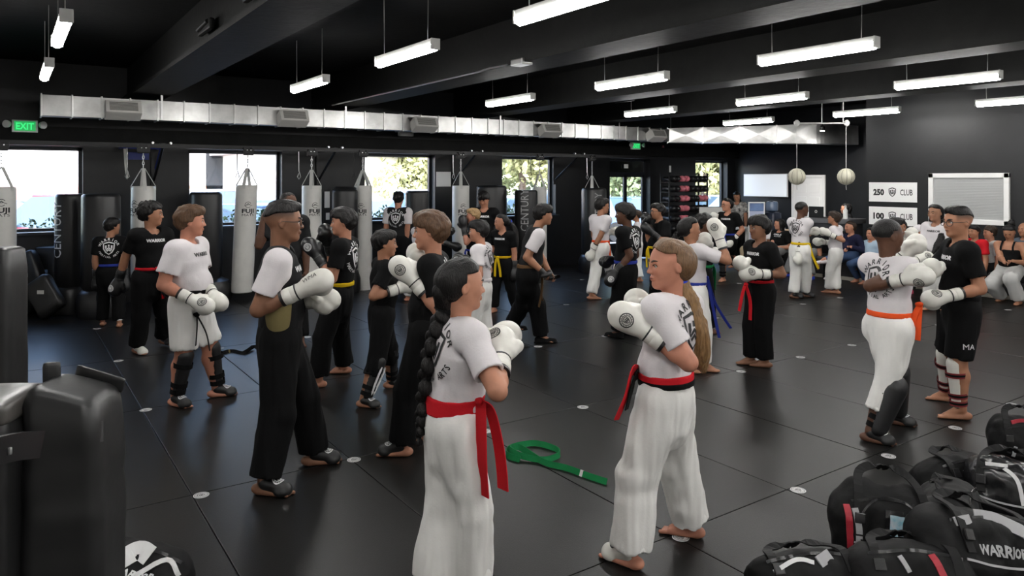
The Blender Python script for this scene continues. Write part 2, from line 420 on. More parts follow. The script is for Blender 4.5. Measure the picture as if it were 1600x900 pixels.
# ------------------------------------------------------------------ tube lights
M_lamp = mat('lamp_diffuser', (.9, .9, .9), rough=.5, emit=(1.0, .985, .955), estr=LAMP)
M_lamph = mat('lamp_housing', (.55, .55, .53), rough=.5)
def tube_light(x, y, z=3.09, n=None):
    lab, g = n
    r = empty('tube_light', (x, y, z), lab, 'light', 'tube lights hung from the ceiling')
    h = MB(); h.box((0, 0, .055), (.075, 1.16, .05), bev=.008); h.box((0, -.585, .03), (.09, .02, .1), bev=.006); h.box((0, .585, .03), (.09, .02, .1), bev=.006)
    h.build('housing', M_lamph, r)
    d = MB(); P = [(.045 * math.cos(a), .022 + .055 * math.sin(a)) for a in [math.pi + math.pi * i / 10 for i in range(11)]]
    d.prism(P + [(.04, .03), (-.04, .03)], -.57, .57, axis=1); d.build('diffuser', M_lamp, r, smooth=True)
    for s in (-.45, .45):
        w = MB(); w.tube([(0, s, .08), (0, s * 1.02, ZC - z)], .004, 5); w.build('hanging_cord', M_lamph, r)
ROWS = {.35: 'far left row', 3.05: 'second row from the left', 6.1: 'middle row', 9.12: 'fourth row from the left', 12.25: 'rightmost row'}
YS = [(9.0, 'nearest the windows'), (6.45, 'second from the windows'), (3.95, 'third from the windows'), (1.4, 'fourth from the windows'), (-1.2, 'fifth from the windows'), (-3.4, 'farthest from the windows')]
LY = {.35: (9.25, 6.7, 4.1, 1.5, -1.1, -3.5), 3.05: (8.8, 6.17, 3.75, 1.2, -1.3, -3.5), 6.1: (8.9, 6.36, 3.95, 1.4, -1.2, -3.5), 9.12: (9.03, 6.6, 4.2, 1.6, -1.0, -3.5), 12.25: (9.4, 6.95, 4.6, 2.0, -.6, -3.4)}
for x, ys in LY.items():
    for y, (_, w) in zip(ys, YS):
        if x == .35 and w[0] in 'tf' and y < 5 and y > -2: pass
        tube_light(x, y, 3.09, ('white tube light hanging in the %s, %s' % (ROWS[x], w), None))

# conduit with junction box on the second beam
c = empty('ceiling_conduit', (4.45, 9, 3.2), 'thin grey conduit pipe running under the ceiling beam to a metal box', 'pipe')
m = MB(); m.tube([(0, 2.7, -.02), (0, -1.9, -.02), (.02, -2.1, -.0), (.06, -2.5, .0)], .013); m.build('pipe', M_steel, c)
m = MB(); m.box((.08, -2.62, .0), (.14, .22, .07), bev=.012); m.build('junction_box', M_galv, c)

# ------------------------------------------------------------------ duct
DY, DZ, DS = 12.0, 2.965, .285
duct = empty('air_duct', (.386, DY, DZ), 'long galvanised steel air duct hanging above the window wall', 'duct')
def duct_section(p, q, s0, s1, cross=False):
    """one sheet-metal section from p to q (local), square size s0 to s1"""
    p, q = np.array(p, float), np.array(q, float); t = q - p; t /= np.linalg.norm(t); sd = np.array((t[1], -t[0], 0)); up = np.array((0, 0, 1.))
    V = [e + a * sd * s / 2 + b * up * s / 2 for e, s in ((p, s0), (q, s1)) for a, b in ((-1, -1), (1, -1), (1, 1), (-1, 1))]
    Fs = [(0, 4, 5, 1), (2, 6, 7, 3), (3, 7, 4, 0), (0, 1, 2, 3), (7, 6, 5, 4)]
    if cross:
        V.append((V[1] + V[2] + V[5] + V[6]) / 4 + sd * .02); Fs += [(1, 5, 8), (5, 6, 8), (6, 2, 8), (2, 1, 8)]
    else: Fs.append((1, 5, 6, 2))
    m = MB(); m.add(V, Fs); return m.build('duct_section', M_galv, duct)
def duct_flange(p, t, s):
    m = MB(); a = math.atan2(t[1], t[0]); m.box(p, (.022, s + .035, s + .035), rz=a, bev=.004); m.build('duct_flange', M_galv, duct)
LEN = 12.7 - .386; N = 34
for i in range(N):
    duct_section((LEN * i / N + .004, 0, 0), (LEN * (i + 1) / N - .004, 0, 0), DS, DS); duct_flange((LEN * i / N, 0, 0), (1, 0), DS)
k45 = .7071; P = np.array((LEN, 0, 0.)); dv = np.array((k45, -k45, 0))
for i, (l, s0, s1) in enumerate(((.8, .33, .35), (.8, .35, .37), (.8, .37, .4), (.75, .4, .44))):
    duct_flange(P, dv, s0); q = P + dv * l; duct_section(P + dv * .004, q - dv * .004, s0, s1, True); P = q
# elbow turning back into the alcove wall
m = MB(); A = []
for i in range(9):
    a = math.radians(-45 + 45 * i / 8); A.append((P + np.array([.7 * (math.sin(a + math.pi / 4) * k45 + (1 - math.cos(a + math.pi / 4)) * k45), -.7 * (math.sin(a + math.pi / 4) * k45) + .7 * (1 - math.cos(a + math.pi / 4)) * k45, 0]), a))
A.append((A[-1][0] + np.array((.75, 0, 0)), 0.))
V = []; Fs = []
for c0, a in A:
    sd = np.array((math.sin(a), -math.cos(a), 0)); V += [c0 + x * sd * .22 + z * np.array((0, 0, .22)) for x, z in ((-1, -1), (1, -1), (1, 1), (-1, 1))]
for i in range(len(A) - 1):
    for j in range(4): Fs.append((i * 4 + j, i * 4 + (j + 1) % 4, i * 4 + 4 + (j + 1) % 4, i * 4 + 4 + j))
m.add(V, Fs); m.build('duct_elbow', M_galv, duct)
M_grille = mat('diffuser_grille', (.16, .155, .145), rough=.5); M_ventp = mat('vent_grey', (.62, .61, .58), rough=.4)
for px in (192, 457, 662, 858, 1024):
    x = on_y(px, 170, DY - .22)[0] - .386
    m = MB(); R = Matrix.Rotation(math.radians(-28), 4, 'X')
    m.box((x, -DS / 2 - .10, -.035), (.46, .22, .2), M=R, bev=.01); v = m.build('duct_vent', M_ventp, duct)
    g = MB()
    for k in range(7): g.box((x, 0, 0), (.36, .004, .012), M=Matrix.Translation((x, -DS / 2 - .10, -.035)) @ R @ Matrix.Translation((-x, -.112, -.06 + k * .02)) @ Matrix.Translation((0, 0, 0))) if False else None
    for k in range(7):
        T = R @ Vector((0, -.113, -.06 + k * .02)); g.box((x + T.x, -DS / 2 - .10 + T.y, -.035 + T.z), (.36, .006, .013), M=Matrix.Rotation(math.radians(-10), 4, 'X'))
    g.build('vent_grille', M_grille, v)
for px in (250, 535, 775, 960, 1103):
    x = on_y(min(px, 1040), 170, DY)[0] - .386
    m = MB(); m.box((x, -.16, .35), (.03, .004, .98), M=Matrix.Identity(4)); m.build('hanger_strap', M_steel, duct)

# ------------------------------------------------------------------ rail for the heavy bags
RY, RZ = 12.2, 2.43
rail = empty('bag_rail', (5.0, RY, RZ), 'long black steel rail carrying the hanging heavy bags', 'rail')
m = MB(); m.box((0, 0, .03), (14.3, .05, .06)); m.box((0, 0, -.0), (14.3, .09, .012)); m.build('rail_beam', M_black, rail)
for px in (255, 525, 745, 905):
    x = on_y(px, 240, RY)[0] - 5.0
    m = MB(); m.box((x, .42, .04), (.06, .86, .06)); m.tube([(x, .05, .0), (x, .86, -.5)], .022, 6); m.box((x, .87, -.25), (.08, .02, .7)); m.build('wall_bracket', M_black, rail)
    for dx in (-.15, .1):
        m = MB(); m.lathe([(.018, -.03), (.018, .03)], (x + dx, -.03, .07), 10, M=Matrix.Rotation(math.pi / 2, 4, 'X')); m.build('bolt', M_steel, rail)

# ------------------------------------------------------------------ hanging heavy bags
STRAPMAT = mat('white_webbing', (.6, .6, .58), rough=.7)
fuji = P2(); fuji.ring(.40, .47, 24, 0, 1.35, .5, 5.6); fuji.line([(-.55, 1.2), (-.1, 1.34), (.2, 1.36), (.6, 1.2)], .06); fuji.line([(-.22, 1.36), (0, 1.55), (.22, 1.36)], .1)
fuji.text('FUJI', 0, .42, .62, .05, 0, 1.75); fuji.text('MATS', 0, -.22, .36, .03, 0, 1.75)
def heavy_bag(px, top, bottom, r, lean=(0, 0), lab='', logo=True, y=RY, turn=0.):
    c = on_y(px, 300, y); x = c[0]; d = np.dot(c, FWD)
    zt = CAM_H - (top - HZ) / F * d; zb = CAM_H - (bottom - HZ) / F * d
    o = empty('heavy_bag', (x, y, zb), lab, 'punching bag', 'white hanging punching bags')
    h = zt - zb; lx, ly = lean
    sh = lambda z: np.array((lx * (1 - z / (RZ - zb)), ly * (1 - z / (RZ - zb)), 0))
    prof = [(0.01, 0), (r * .86, 0), (r * .97, .015), (r, .05), (r * 1.005, h * .3), (r, h * .62), (r * .985, h - .04), (r * .95, h - .012), (r * .9, h), (0.01, h)]
    m = MB(); m.lathe(prof, (0, 0, 0), 28); m.v = [tuple(np.array(p) + sh(p[2])) for p in m.v]
    body = m.build('bag_body', M_wvinyl, o, smooth=True)
    apex = np.array((0, 0, min(h + .27, RZ - zb - .25)))
    for k in range(4):
        a = math.pi / 4 + k * math.pi / 2 + turn; e = np.array((r * .97 * math.cos(a), r * .97 * math.sin(a), h - .06)); t2 = np.array((.02 * math.cos(a), .02 * math.sin(a), apex[2]))
        pts = [e + sh(e[2]), e + sh(h) + np.array((0, 0, .06)), t2 + sh(apex[2])]
        V, Fs = ribbon(pts, .05, (-math.sin(a), math.cos(a), 0), .006); q = MB(); q.add(V, Fs); q.build('strap', STRAPMAT, o)
    ch = MB(); z = apex[2]; k = 0
    top_z = RZ - zb - .09
    while z < top_z:
        cc = sh(z) + np.array((0, 0, z + .03)); ring = [cc + np.array(((.013 * math.cos(a)) * (k % 2), (.013 * math.cos(a)) * ((k + 1) % 2), .03 * math.sin(a))) for a in [i * math.pi / 4 for i in range(9)]]
        ch.tube(ring, .005, 5, cap=False); z += .045; k += 1
    ch.build('chain', M_steel, o)
    t = MB(); t.box((0, 0, RZ - zb - .045), (.16, .03, .09), bev=.01); t.box((0, -.03, RZ - zb - .02), (.18, .012, .1), bev=.004)
    for bx in (-.06, .06):
        t.lathe([(.024, -.02), (.024, .02)], (bx, -.045, RZ - zb + .015), 12, M=Matrix.Rotation(math.pi / 2, 4, 'X'))
    tr = t.build('trolley', M_black, o)
    for bx in (-.07, -.03, .03, .07):
        bb = MB(); bb.lathe([(.009, -.006), (.009, .006)], (bx, -.052, RZ - zb - .01 + .02 * (abs(bx) > .05)), 8, M=Matrix.Rotation(math.pi / 2, 4, 'X')); bb.build('bolt', M_steel, tr)
    if logo:
        bv = BVHTree.FromPolygons([Vector(p) for p in m.v], m.f)
        a = math.atan2(-y, -x) + turn; n = np.array((math.cos(a), math.sin(a), 0)); ex = np.array((-n[1], n[0], 0))
        zl = CAM_H - (333 - HZ) / F * d - zb
        project(fuji, 'bag_logo', M_print, body, bv, sh(zl) + np.array((0, 0, zl)), ex, (0, 0, 1), r * .62, .003, .6)
    return o
heavy_bag(2, 292, 500, .175, (0, 0), 'white hanging punching bag cut off by the left frame edge', True)
heavy_bag(224, 291, 445, .172, (0, 0), 'white hanging punching bag behind the head of the youth with the red belt', True, turn=-.8)
heavy_bag(388, 289, 456, .168, (-.1, 0), 'white punching bag leaning aside, in front of the window with the white SUV', True, turn=.25)
heavy_bag(487, 290, 478, .165, (0, 0), 'white punching bag left of the black-gloved boy with yellow belt', True, turn=.35)
heavy_bag(567, 290, 468, .163, (.0, 0), 'white punching bag right of the tall black stand-up bag, by the tree window', True, turn=-.2)
heavy_bag(720, 290, 470, .167, (0, 0), 'white punching bag beside the paper on the wall', True, turn=.3)
heavy_bag(843, 292, 455, .15, (0, 0), 'white punching bag hanging before the window above the instructor', False, turn=.9)
heavy_bag(925, 294, 440, .16, (0, 0), 'white hanging bag whose straps show above the rightmost black stand-up bag', False)
for i, (px, pl) in enumerate(((198, 'left of the first bag bracket'), (370, 'before the second window'), (466, 'beside the middle white bag'), (552, 'at the left of the tree window'), (707, 'beside the paper'), (828, 'before the fourth window'), (916, 'by the last bag'))):
    c = on_y(px, 240, RY); z = RZ - .02
    m = MB(); m.tube([(0, -.02, 0), (0, -.03, -.32), (.015, -.03, -.36), (.03, -.03, -.42), (.0, -.03, -.46), (-.025, -.03, -.42), (0, -.03, -.36)], .007, 5)
    tag(m.build('pull_strap', M_steel if i % 2 == 0 else M_black, None, (c[0], RY, z)), 'thin looped strap hanging from the bag rail %s' % pl, 'strap')

# ------------------------------------------------------------------ black stand-up bags
century = P2(); century.text('CENTURY', 0, 0, 1., .0, 0, 5.2)
M_grey_print = mat('grey_print', (.34, .34, .34), rough=.6)
def stand_bag(px, d, r, top, lab, text=None, basew=1.55, cap=False, turn=0., tz=.62):
    c = W(px, 300, d); zt = CAM_H - (top - HZ) / F * d
    o = empty('standing_bag', (c[0], c[1], 0), lab, 'standing bag', 'black stand-up punching bags')
    b = MB(); R = r * basew
    b.lathe([(R * .96, 0), (R, .04), (R, .24), (R * .9, .33), (r * 1.02, .37), (r * .8, .4)], (0, 0, 0), 28); b.build('base', M_vinyl, o, smooth=True)
    m = MB(); m.lathe([(r * .9, .38), (r, .42), (r * 1.01, zt * .6), (r, zt - .05), (r * .97, zt - .02), (r * .88, zt), (.01, zt)], (0, 0, 0), 30); body = m.build('bag_body', M_vinyl, o, smooth=True)
    s = MB(); s.tube([(r * 1.005 * math.cos(2.2), r * 1.005 * math.sin(2.2), .45), (r * 1.005 * math.cos(2.2), r * 1.005 * math.sin(2.2), zt - .04)], .006, 5); s.build('seam', M_black, body)
    if cap:
        q = MB(); q.lathe([(r * .75, zt + .05), (r * .86, zt + .04), (r * .9, zt + .06), (r * .75, zt + .09), (.02, zt + .09)], (0, 0, -.04), 28); q.build('top_rim', M_vinyl, o, smooth=True)
    if text:
        bv = BVHTree.FromPolygons([Vector(p) for p in m.v], m.f)
        a = math.atan2(-c[1], -c[0]) + turn; n = np.array((math.cos(a), math.sin(a), 0)); side = np.array((-n[1], n[0], 0))
        project(century, 'bag_lettering', text, body, bv, (0, 0, zt * tz), (0, 0, 1), -side, .155, .004, .6)
stand_bag(110, 10.75, .2, 303, 'black stand-up bag with vertical white lettering by the leftmost window', M_wprint, turn=-1.0, tz=.7, basew=1.25)
stand_bag(158, 10.45, .25, 303, 'tall black stand-up bag behind the small boy with the back emblem', basew=1.25)
stand_bag(322, 11.7, .245, 300, 'black stand-up bag behind the boy in white shorts')
stand_bag(539, 12.65, .22, 296, 'black stand-up bag with a raised rim between two white hanging bags', cap=True, basew=1.2)
stand_bag(652, 13.6, .22, 298, 'black stand-up bag right of the man at the tree window')
stand_bag(768, 14.3, .3, 290, 'wide black stand-up bag behind the dark-haired man', basew=1.1)
stand_bag(822, 14.3, .225, 297, 'black stand-up bag with grey vertical lettering left of the instructor', M_grey_print, turn=-.15, tz=.78, basew=1.25)
stand_bag(928, 15.3, .26, 294, 'rightmost black stand-up bag with lettering, behind the boy with the orange-red belt', M_grey_print, basew=1.25, turn=.35, tz=.72)

# ------------------------------------------------------------------ exit signs
M_exitg = mat('exit_green_glow', (.02, .3, .08), rough=.5, emit=(.05, .9, .25), estr=.9)
M_exitd = mat('exit_face_glow', (.02, .2, .05), rough=.5, emit=(.02, .42, .10), estr=.8)
def exit_sign(px, py, w, lab):
    c = on_y(px, py, YA - .2); o = empty('exit_sign', c, lab, 'sign', 'lit exit signs')
    m = MB(); m.box((0, .02, 0), (w, .05, w * .56), bev=.006); m.build('housing', M_white, o)
    m = MB(); m.box((0, -.008, 0), (w * .82, .006, w * .44)); m.build('lit_face', M_exitd, o)
    p = P2(); p.text('EXIT', 0, 0, 1., .04, 0, 2.3); place_flat(p, 'exit_lettering', M_exitg, o, (0, -.0115, 0), (1, 0, 0), (0, 0, 1), w * .3, .001)
    for s in (-1, 1):
        m = MB(); m.lathe([(.02, 0), (.05, .03), (.055, .07), (.02, .075)], (s * (w / 2 + .03), -.01, .02), 14, M=Matrix.Rotation(math.radians(90), 4, 'X') @ Matrix.Rotation(s * .6, 4, 'Y')); m.build('emergency_lamp', M_white, o, smooth=True)
    m = MB(); m.box((0, .12, .0), (.1, .16, .06)); m.build('mount', M_black, o)
exit_sign(39, 197, .32, 'lit green exit sign at the far left above the window')
exit_sign(994, 228, .30, 'lit green exit sign above the glass double door')
m = MB(); m.box((0, 0, 0), (.3, .1, .1), bev=.02); tag(m.build('wall_speaker', M_lamph, None, on_y(634, 209, YA - .22)), 'small grey box on the header between the third window and duct', 'box')

# papers and small things on the window wall
for px, py, w, h, lab in ((693, 307 - 27, .34, .3, 'white notice paper taped right of the tree window'), (511, 312, .1, .3, 'narrow white notice behind the white bag and black bag'), (512, 338, .07, .13, 'small white wall switch plate below the narrow notice'), (1047, 264, .07, .17, 'small white thermostat on the wall by the glove rack')):
    c = on_y(px, py, YA - .012); m = MB(); m.box((0, 0, 0), (w, .012, h), bev=.003)
    for k in range(5): m.box((0, -.0065, h * (.3 - .14 * k)), (w * .7, .001, h * .02))
    tag(m.build('wall_notice', M_white, None, c), lab, 'notice' if 'paper' in lab or 'narrow' in lab else 'switch')
M_blue = mat('blue_steel', (.02, .035, .22), rough=.4)
c = on_y(221, 245, YA - .3); o = empty('pull_up_bar', c, 'blue steel frame bolted to the wall behind a white punching bag', 'rack')
m = MB(); m.tube([(-.27, .28, .14), (-.27, -.05, .14), (.27, -.05, .14), (.27, .28, .14)], .018); m.build('bar', M_blue, o)
m = MB(); m.box((0, .29, .02), (.3, .02, .12)); m.tube([(.27, -.02, .14), (.24, .28, -.2)], .014); m.build('back_plate', M_blue, o)
m = MB(); m.add(*ribbon([(-.24, -.05, .12), (-.23, -.06, -.1), (-.21, -.06, -.34)], .035, (1, 0, 0), .004)); m.build('hanging_band', M_lamph, o)

# ------------------------------------------------------------------ sign wall: banners, blind window, doors, white board
def wall_panel(px0, px1, py0, py1, x):
    a = on_x(px0, py0, x); b = on_x(px1, py1, x); return a, b
EXC, EYC = np.array((0, -1., 0)), np.array((0, 0, 1.))
for num, (y0, y1), lab in (('250', (285, 315.5), 'white wall banner reading 250 CLUB, the upper one'), ('100', (322.5, 352), 'white wall banner reading 100 CLUB, the lower one')):
    a, b = wall_panel(1358, 1433, y0, y1, XC - .015); w = a[1] - b[1]; h = a[2] - (CAM_H - (y1 - HZ) / F * np.dot((a + b) / 2, FWD))
    c = np.array((XC - .014, (a[1] + b[1]) / 2, a[2] - h / 2)); o = empty('wall_banner', c, lab, 'banner', 'club banners')
    m = MB(); m.box((0, 0, 0), (.012, w, h), bev=.002); m.build('panel', M_white, o)
    p = P2(); p.text(num, -.62, 0, .26, .075, 0, .5); p.text('CLUB', .62, 0, .26, .02, 0, .54); shield(p, .2, 0, 0, .2)
    place_flat(p, 'banner_lettering', M_print, o, (-.007, 0, 0), EXC, EYC, w / 2.15, .001)
a, b = wall_panel(1452, 1578, 271, 346, XC - .02); w = a[1] - b[1]; zt = a[2]; zb = 1.17
cw = np.array((XC, (a[1] + b[1]) / 2, (zt + zb) / 2)); root = struct(bpy.data.objects.new('window_6', None)); COL.objects.link(root); root.location = tuple(cw)
hh = (zt - zb) / 2; m = MB()
for bx in ((0, hh - .04, w, .08), (0, -hh + .04, w, .08)): m.box((-.03, bx[0], bx[1]), (.06, bx[2], bx[3]), bev=.006)
for s in (-1, 1): m.box((-.03, s * (w / 2 - .04), 0), (.06, .08, hh * 2), bev=.006)
m.build('window_frame', M_trim, root)
M_blind = mat('blind_slat', (.52, .53, .53), rough=.55)
bl = MB(); bl.box((0, 0, 0), (.034, w - .2, .003), M=Matrix.Rotation(math.radians(62), 4, 'Y')); bl_me = bl.mesh('blind_slat', M_blind)
n = int((hh * 2 - .16) / .027)
for k in range(n): link('blind_slat', bl_me, None, root, (-.022, 0, hh - .1 - k * .027))
m = MB(); m.box((-.006, 0, 0), (.01, w - .14, hh * 2 - .12)); m.build('pane', M_blind, root)
# white six-panel door in the alcove
y0, y1 = on_x(1290, 300, XD)[1], on_x(1238, 300, XD)[1]
root = struct(bpy.data.objects.new('door_2', None)); COL.objects.link(root); root.location = (XD, (y0 + y1) / 2, 0)
w = y1 - y0; m = MB()
m.box((-.02, 0, 2.02), (.04, w, .07)); m.box((-.02, w / 2 - .035, 1.0), (.04, .07, 2.0)); m.box((-.02, -w / 2 + .035, 1.0), (.04, .07, 2.0)); m.build('door_frame', M_trim, root)
m = MB(); m.box((-.012, 0, .99), (.02, w - .14, 1.98)); leaf = m.build('door_leaf', M_white, root)
for zz, hp in ((1.72, .22), (1.2, .62), (.45, .7)):
    for s in (-1, 1):
        m = MB(); m.box((-.026, s * (w - .14) * .23, zz), (.012, (w - .14) * .34, hp), bev=.005); m.build('door_panel', M_white, leaf)
m = MB(); m.lathe([(.012, 0), (.012, .04), (.028, .05), (.028, .07), (.01, .08)], (-.02, -(w / 2 - .13), .98), 14, M=Matrix.Rotation(-math.pi / 2, 4, 'Y')); m.build('door_handle', M_steel, leaf)
# plain white wall board; the glow of its face is added
a, b = wall_panel(1162, 1230, 272, 307, XD - .1); M_board = mat('board_added_glow', (.6, .62, .64), rough=.3, emit=(.75, .80, .86), estr=.55)
y0, y1 = b[1], a[1]; c = (XD - .1, (y0 + y1) / 2, 1.79); o = empty('wall_board', c, 'wide pale lit wall screen left of the white door', 'screen')
m = MB(); m.box((.02, 0, 0), (.05, y1 - y0, .6), bev=.006); m.box((.07, 0, 0), (.06, .4, .3)); m.build('casing', M_white, o)
m = MB(); m.box((-.008, 0, 0), (.004, y1 - y0 - .04, .56)); m.build('screen', M_board, o)  # board surface, glowing though it is no display

# ------------------------------------------------------------------ small spotlight under the ceiling by the alcove
cl = W(1285, 204, 15.4); o = empty('spotlight', cl, 'tiny bright spotlight under the ceiling between the hanging balls', 'light')
m = MB(); m.lathe([(.03, .1), (.05, .08), (.055, 0), (.05, -.005)], (0, 0, 0), 14); m.tube([(0, 0, .1), (0, 0, ZC - cl[2])], .01, 6); m.build('housing', M_black, o, smooth=True)
m = MB(); m.lathe([(.045, -.004), (.045, -.012), (.02, -.014)], (0, 0, 0), 14); m.build('lens', mat('spot_lens', (.9, .9, .9), emit=(1, .97, .92), estr=30.), o)
sl = bpy.data.lights.new('spot_lamp', 'SPOT'); sl.energy = 420; sl.spot_size = math.radians(105); sl.spot_blend = .8; sl.shadow_soft_size = .05; sl.color = (1, .97, .93)
so = bpy.data.objects.new('spot_lamp', sl); COL.objects.link(so); so.parent = o; so.location = (0, 0, -.03); so.rotation_euler = Vector((-1.3, -.2, 1.3)).to_track_quat('Z', 'Y').to_euler()
# ================================================================== smooth solid modelling: blended shapes meshed with surface nets
def nrm(v): v = np.asarray(v, float); return v / (np.linalg.norm(v) + 1e-12)
def cap(p0, p1, r0, r1=None, n=None, q=1.):
    return ('c', np.asarray(p0, float), np.asarray(p1, float), float(r0), float(r0 if r1 is None else r1), None if n is None else nrm(n), float(q))
def ell(c, r, ax=None):
    return ('e', np.asarray(c, float), np.asarray(r, float), np.eye(3) if ax is None else np.asarray([nrm(a) for a in ax]))
def box3(p):
    if p[0] == 'c':
        R = max(p[3], p[4]); return np.minimum(p[1], p[2]) - R, np.maximum(p[1], p[2]) + R
    R = max(p[2]); 
    e = np.sqrt(((p[3] * p[2][:, None]) ** 2).sum(0)); return p[1] - e, p[1] + e
def ev(p, X, Y, Z):
    if p[0] == 'c':
        _, a, b, r0, r1, n, q = p
        dx, dy, dz = X - a[0], Y - a[1], Z - a[2]; B = b - a
        if n is not None:
            s = (q - 1) * (dx * n[0] + dy * n[1] + dz * n[2]); dx = dx + s * n[0]; dy = dy + s * n[1]; dz = dz + s * n[2]
            B = B + (q - 1) * n * np.dot(B, n)
        bb = max(1e-9, float(B @ B))
        t = np.clip((dx * B[0] + dy * B[1] + dz * B[2]) / bb, 0, 1)
        return np.sqrt((dx - t * B[0]) ** 2 + (dy - t * B[1]) ** 2 + (dz - t * B[2]) ** 2) - (r0 + (r1 - r0) * t)
    _, c, r, A = p
    dx, dy, dz = X - c[0], Y - c[1], Z - c[2]; k0 = 0; k1 = 0
    for i in range(3):
        l = (dx * A[i, 0] + dy * A[i, 1] + dz * A[i, 2]) / r[i]; k0 = k0 + l * l; k1 = k1 + (l / r[i]) ** 2
    k0 = np.sqrt(k0); k1 = np.sqrt(k1) + 1e-9
    return k0 * (k0 - 1) / k1
class Solid:
    def __init__(s, vox, zc=None): s.ops = []; s.vox = vox; s.zc = zc      # zc: (z0, z1, factor) of a coarser height range
    def add(s, p, k=.02): s.ops.append(('+', p, k)); return s
    def adds(s, ps, k=.02):
        for p in ps: s.add(p, k)
        return s
    def sub(s, p, k=.004): s.ops.append(('-', p, k)); return s
    def cut(s, n, c, lo=None, hi=None):
        """remove the side of the plane that n points to (within an optional box)"""
        s.ops.append(('|', nrm(n), np.asarray(c, float), lo, hi)); return s
    def keep(s, fn): s.ops.append(('f', fn)); return s
    def mesh(s):
        bs = [box3(o[1]) for o in s.ops if o[0] == '+']; v = s.vox
        lo = np.min([b[0] for b in bs], 0) - 4 * v; hi = np.max([b[1] for b in bs], 0) + 4 * v
        n = np.ceil((hi - lo) / v).astype(int) + 1
        ax = [(lo[i] + v * np.arange(n[i])).astype(np.float32) for i in range(3)]
        if s.zc:
            z = [lo[2]]
            while z[-1] < hi[2]: z.append(z[-1] + v * (s.zc[2] if s.zc[0] < z[-1] < s.zc[1] else 1.))
            ax[2] = np.array(z, np.float32); n[2] = len(z)
        A = np.full(n, .3, np.float32)
        def sl(b0, b1, m):
            i0 = [max(0, int(np.searchsorted(ax[i], b0[i] - m)) - 1) for i in range(3)]; i1 = [min(n[i], int(np.searchsorted(ax[i], b1[i] + m)) + 1) for i in range(3)]
            S = tuple(slice(i0[i], i1[i]) for i in range(3))
            return S, ax[0][S[0]][:, None, None], ax[1][S[1]][None, :, None], ax[2][S[2]][None, None, :]
        for o in s.ops:
            if o[0] == '+':
                k = max(o[2], 1e-4); S, X, Y, Z = sl(*box3(o[1]), k + 3 * v); d = ev(o[1], X, Y, Z); a = A[S]
                h = np.maximum(k - np.abs(a - d), 0) / k; A[S] = np.minimum(a, d) - h * h * k * .25
            elif o[0] == '-':
                k = max(o[2], 1e-4); S, X, Y, Z = sl(*box3(o[1]), k + 3 * v); d = -ev(o[1], X, Y, Z); a = A[S]
                h = np.maximum(k - np.abs(a - d), 0) / k; A[S] = np.maximum(a, d) + h * h * k * .25
            elif o[0] == '|':
                S, X, Y, Z = sl(lo if o[3] is None else np.asarray(o[3]), hi if o[4] is None else np.asarray(o[4]), 0)
                A[S] = np.maximum(A[S], (X - o[2][0]) * o[1][0] + (Y - o[2][1]) * o[1][1] + (Z - o[2][2]) * o[1][2])
            else:
                A[:] = np.maximum(A, o[1](ax[0][:, None, None], ax[1][None, :, None], ax[2][None, None, :]))
        P, Q = nets(A, np.zeros(3), 1.)
        return np.stack([np.interp(P[:, i], np.arange(n[i]), ax[i]) for i in range(3)], 1), Q
_C8 = np.array([[i >> 2 & 1, i >> 1 & 1, i & 1] for i in range(8)])
_E12 = [(a, b) for a in range(8) for b in range(a + 1, 8) if bin(a ^ b).count('1') == 1]
def nets(A, lo, v):
    I = A < 0; n = np.array(A.shape); c = np.zeros(n - 1, np.int8)
    for o in _C8: c += I[o[0]:n[0] - 1 + o[0], o[1]:n[1] - 1 + o[1], o[2]:n[2] - 1 + o[2]]
    act = (c > 0) & (c < 8); ijk = np.argwhere(act); ids = np.full(n - 1, -1, np.int32); ids[act] = np.arange(len(ijk))
    vals = np.stack([A[ijk[:, 0] + o[0], ijk[:, 1] + o[1], ijk[:, 2] + o[2]] for o in _C8], 1)
    P = np.zeros((len(ijk), 3)); cnt = np.zeros(len(ijk))
    for a, b in _E12:
        va, vb = vals[:, a], vals[:, b]; m = (va < 0) != (vb < 0); t = np.where(m, va / np.where(m, va - vb, 1), 0)
        P += m[:, None] * (_C8[a] + t[:, None] * (_C8[b] - _C8[a])); cnt += m
    P = (ijk + P / np.maximum(cnt, 1)[:, None]) * v + lo
    Q = []
    for d in range(3):
        e, f = (d + 1) % 3, (d + 2) % 3
        s0 = [slice(None)] * 3; s1 = [slice(None)] * 3; s0[d] = slice(0, -1); s1[d] = slice(1, None)
        a, b = I[tuple(s0)], I[tuple(s1)]; w = np.argwhere(a != b)
        w = w[(w[:, e] > 0) & (w[:, f] > 0) & (w[:, e] < n[e] - 1) & (w[:, f] < n[f] - 1)]
        def cid(de, df):
            q = w.copy(); q[:, e] -= de; q[:, f] -= df; return ids[q[:, 0], q[:, 1], q[:, 2]]
        q = np.stack([cid(1, 1), cid(0, 1), cid(0, 0), cid(1, 0)], 1); fl = ~a[w[:, 0], w[:, 1], w[:, 2]]
        q[fl] = q[fl][:, ::-1]; Q.append(q)
    return P, np.concatenate(Q)
def vnormals(P, Q):
    n = np.cross(P[Q[:, 2]] - P[Q[:, 0]], P[Q[:, 3]] - P[Q[:, 1]]); N = np.zeros_like(P)
    for k in range(4):
        for c in range(3): N[:, c] += np.bincount(Q[:, k], n[:, c], len(P))
    return N / (np.linalg.norm(N, axis=1)[:, None] + 1e-12)
_TAB = np.random.RandomState(5).rand(32, 32, 32)
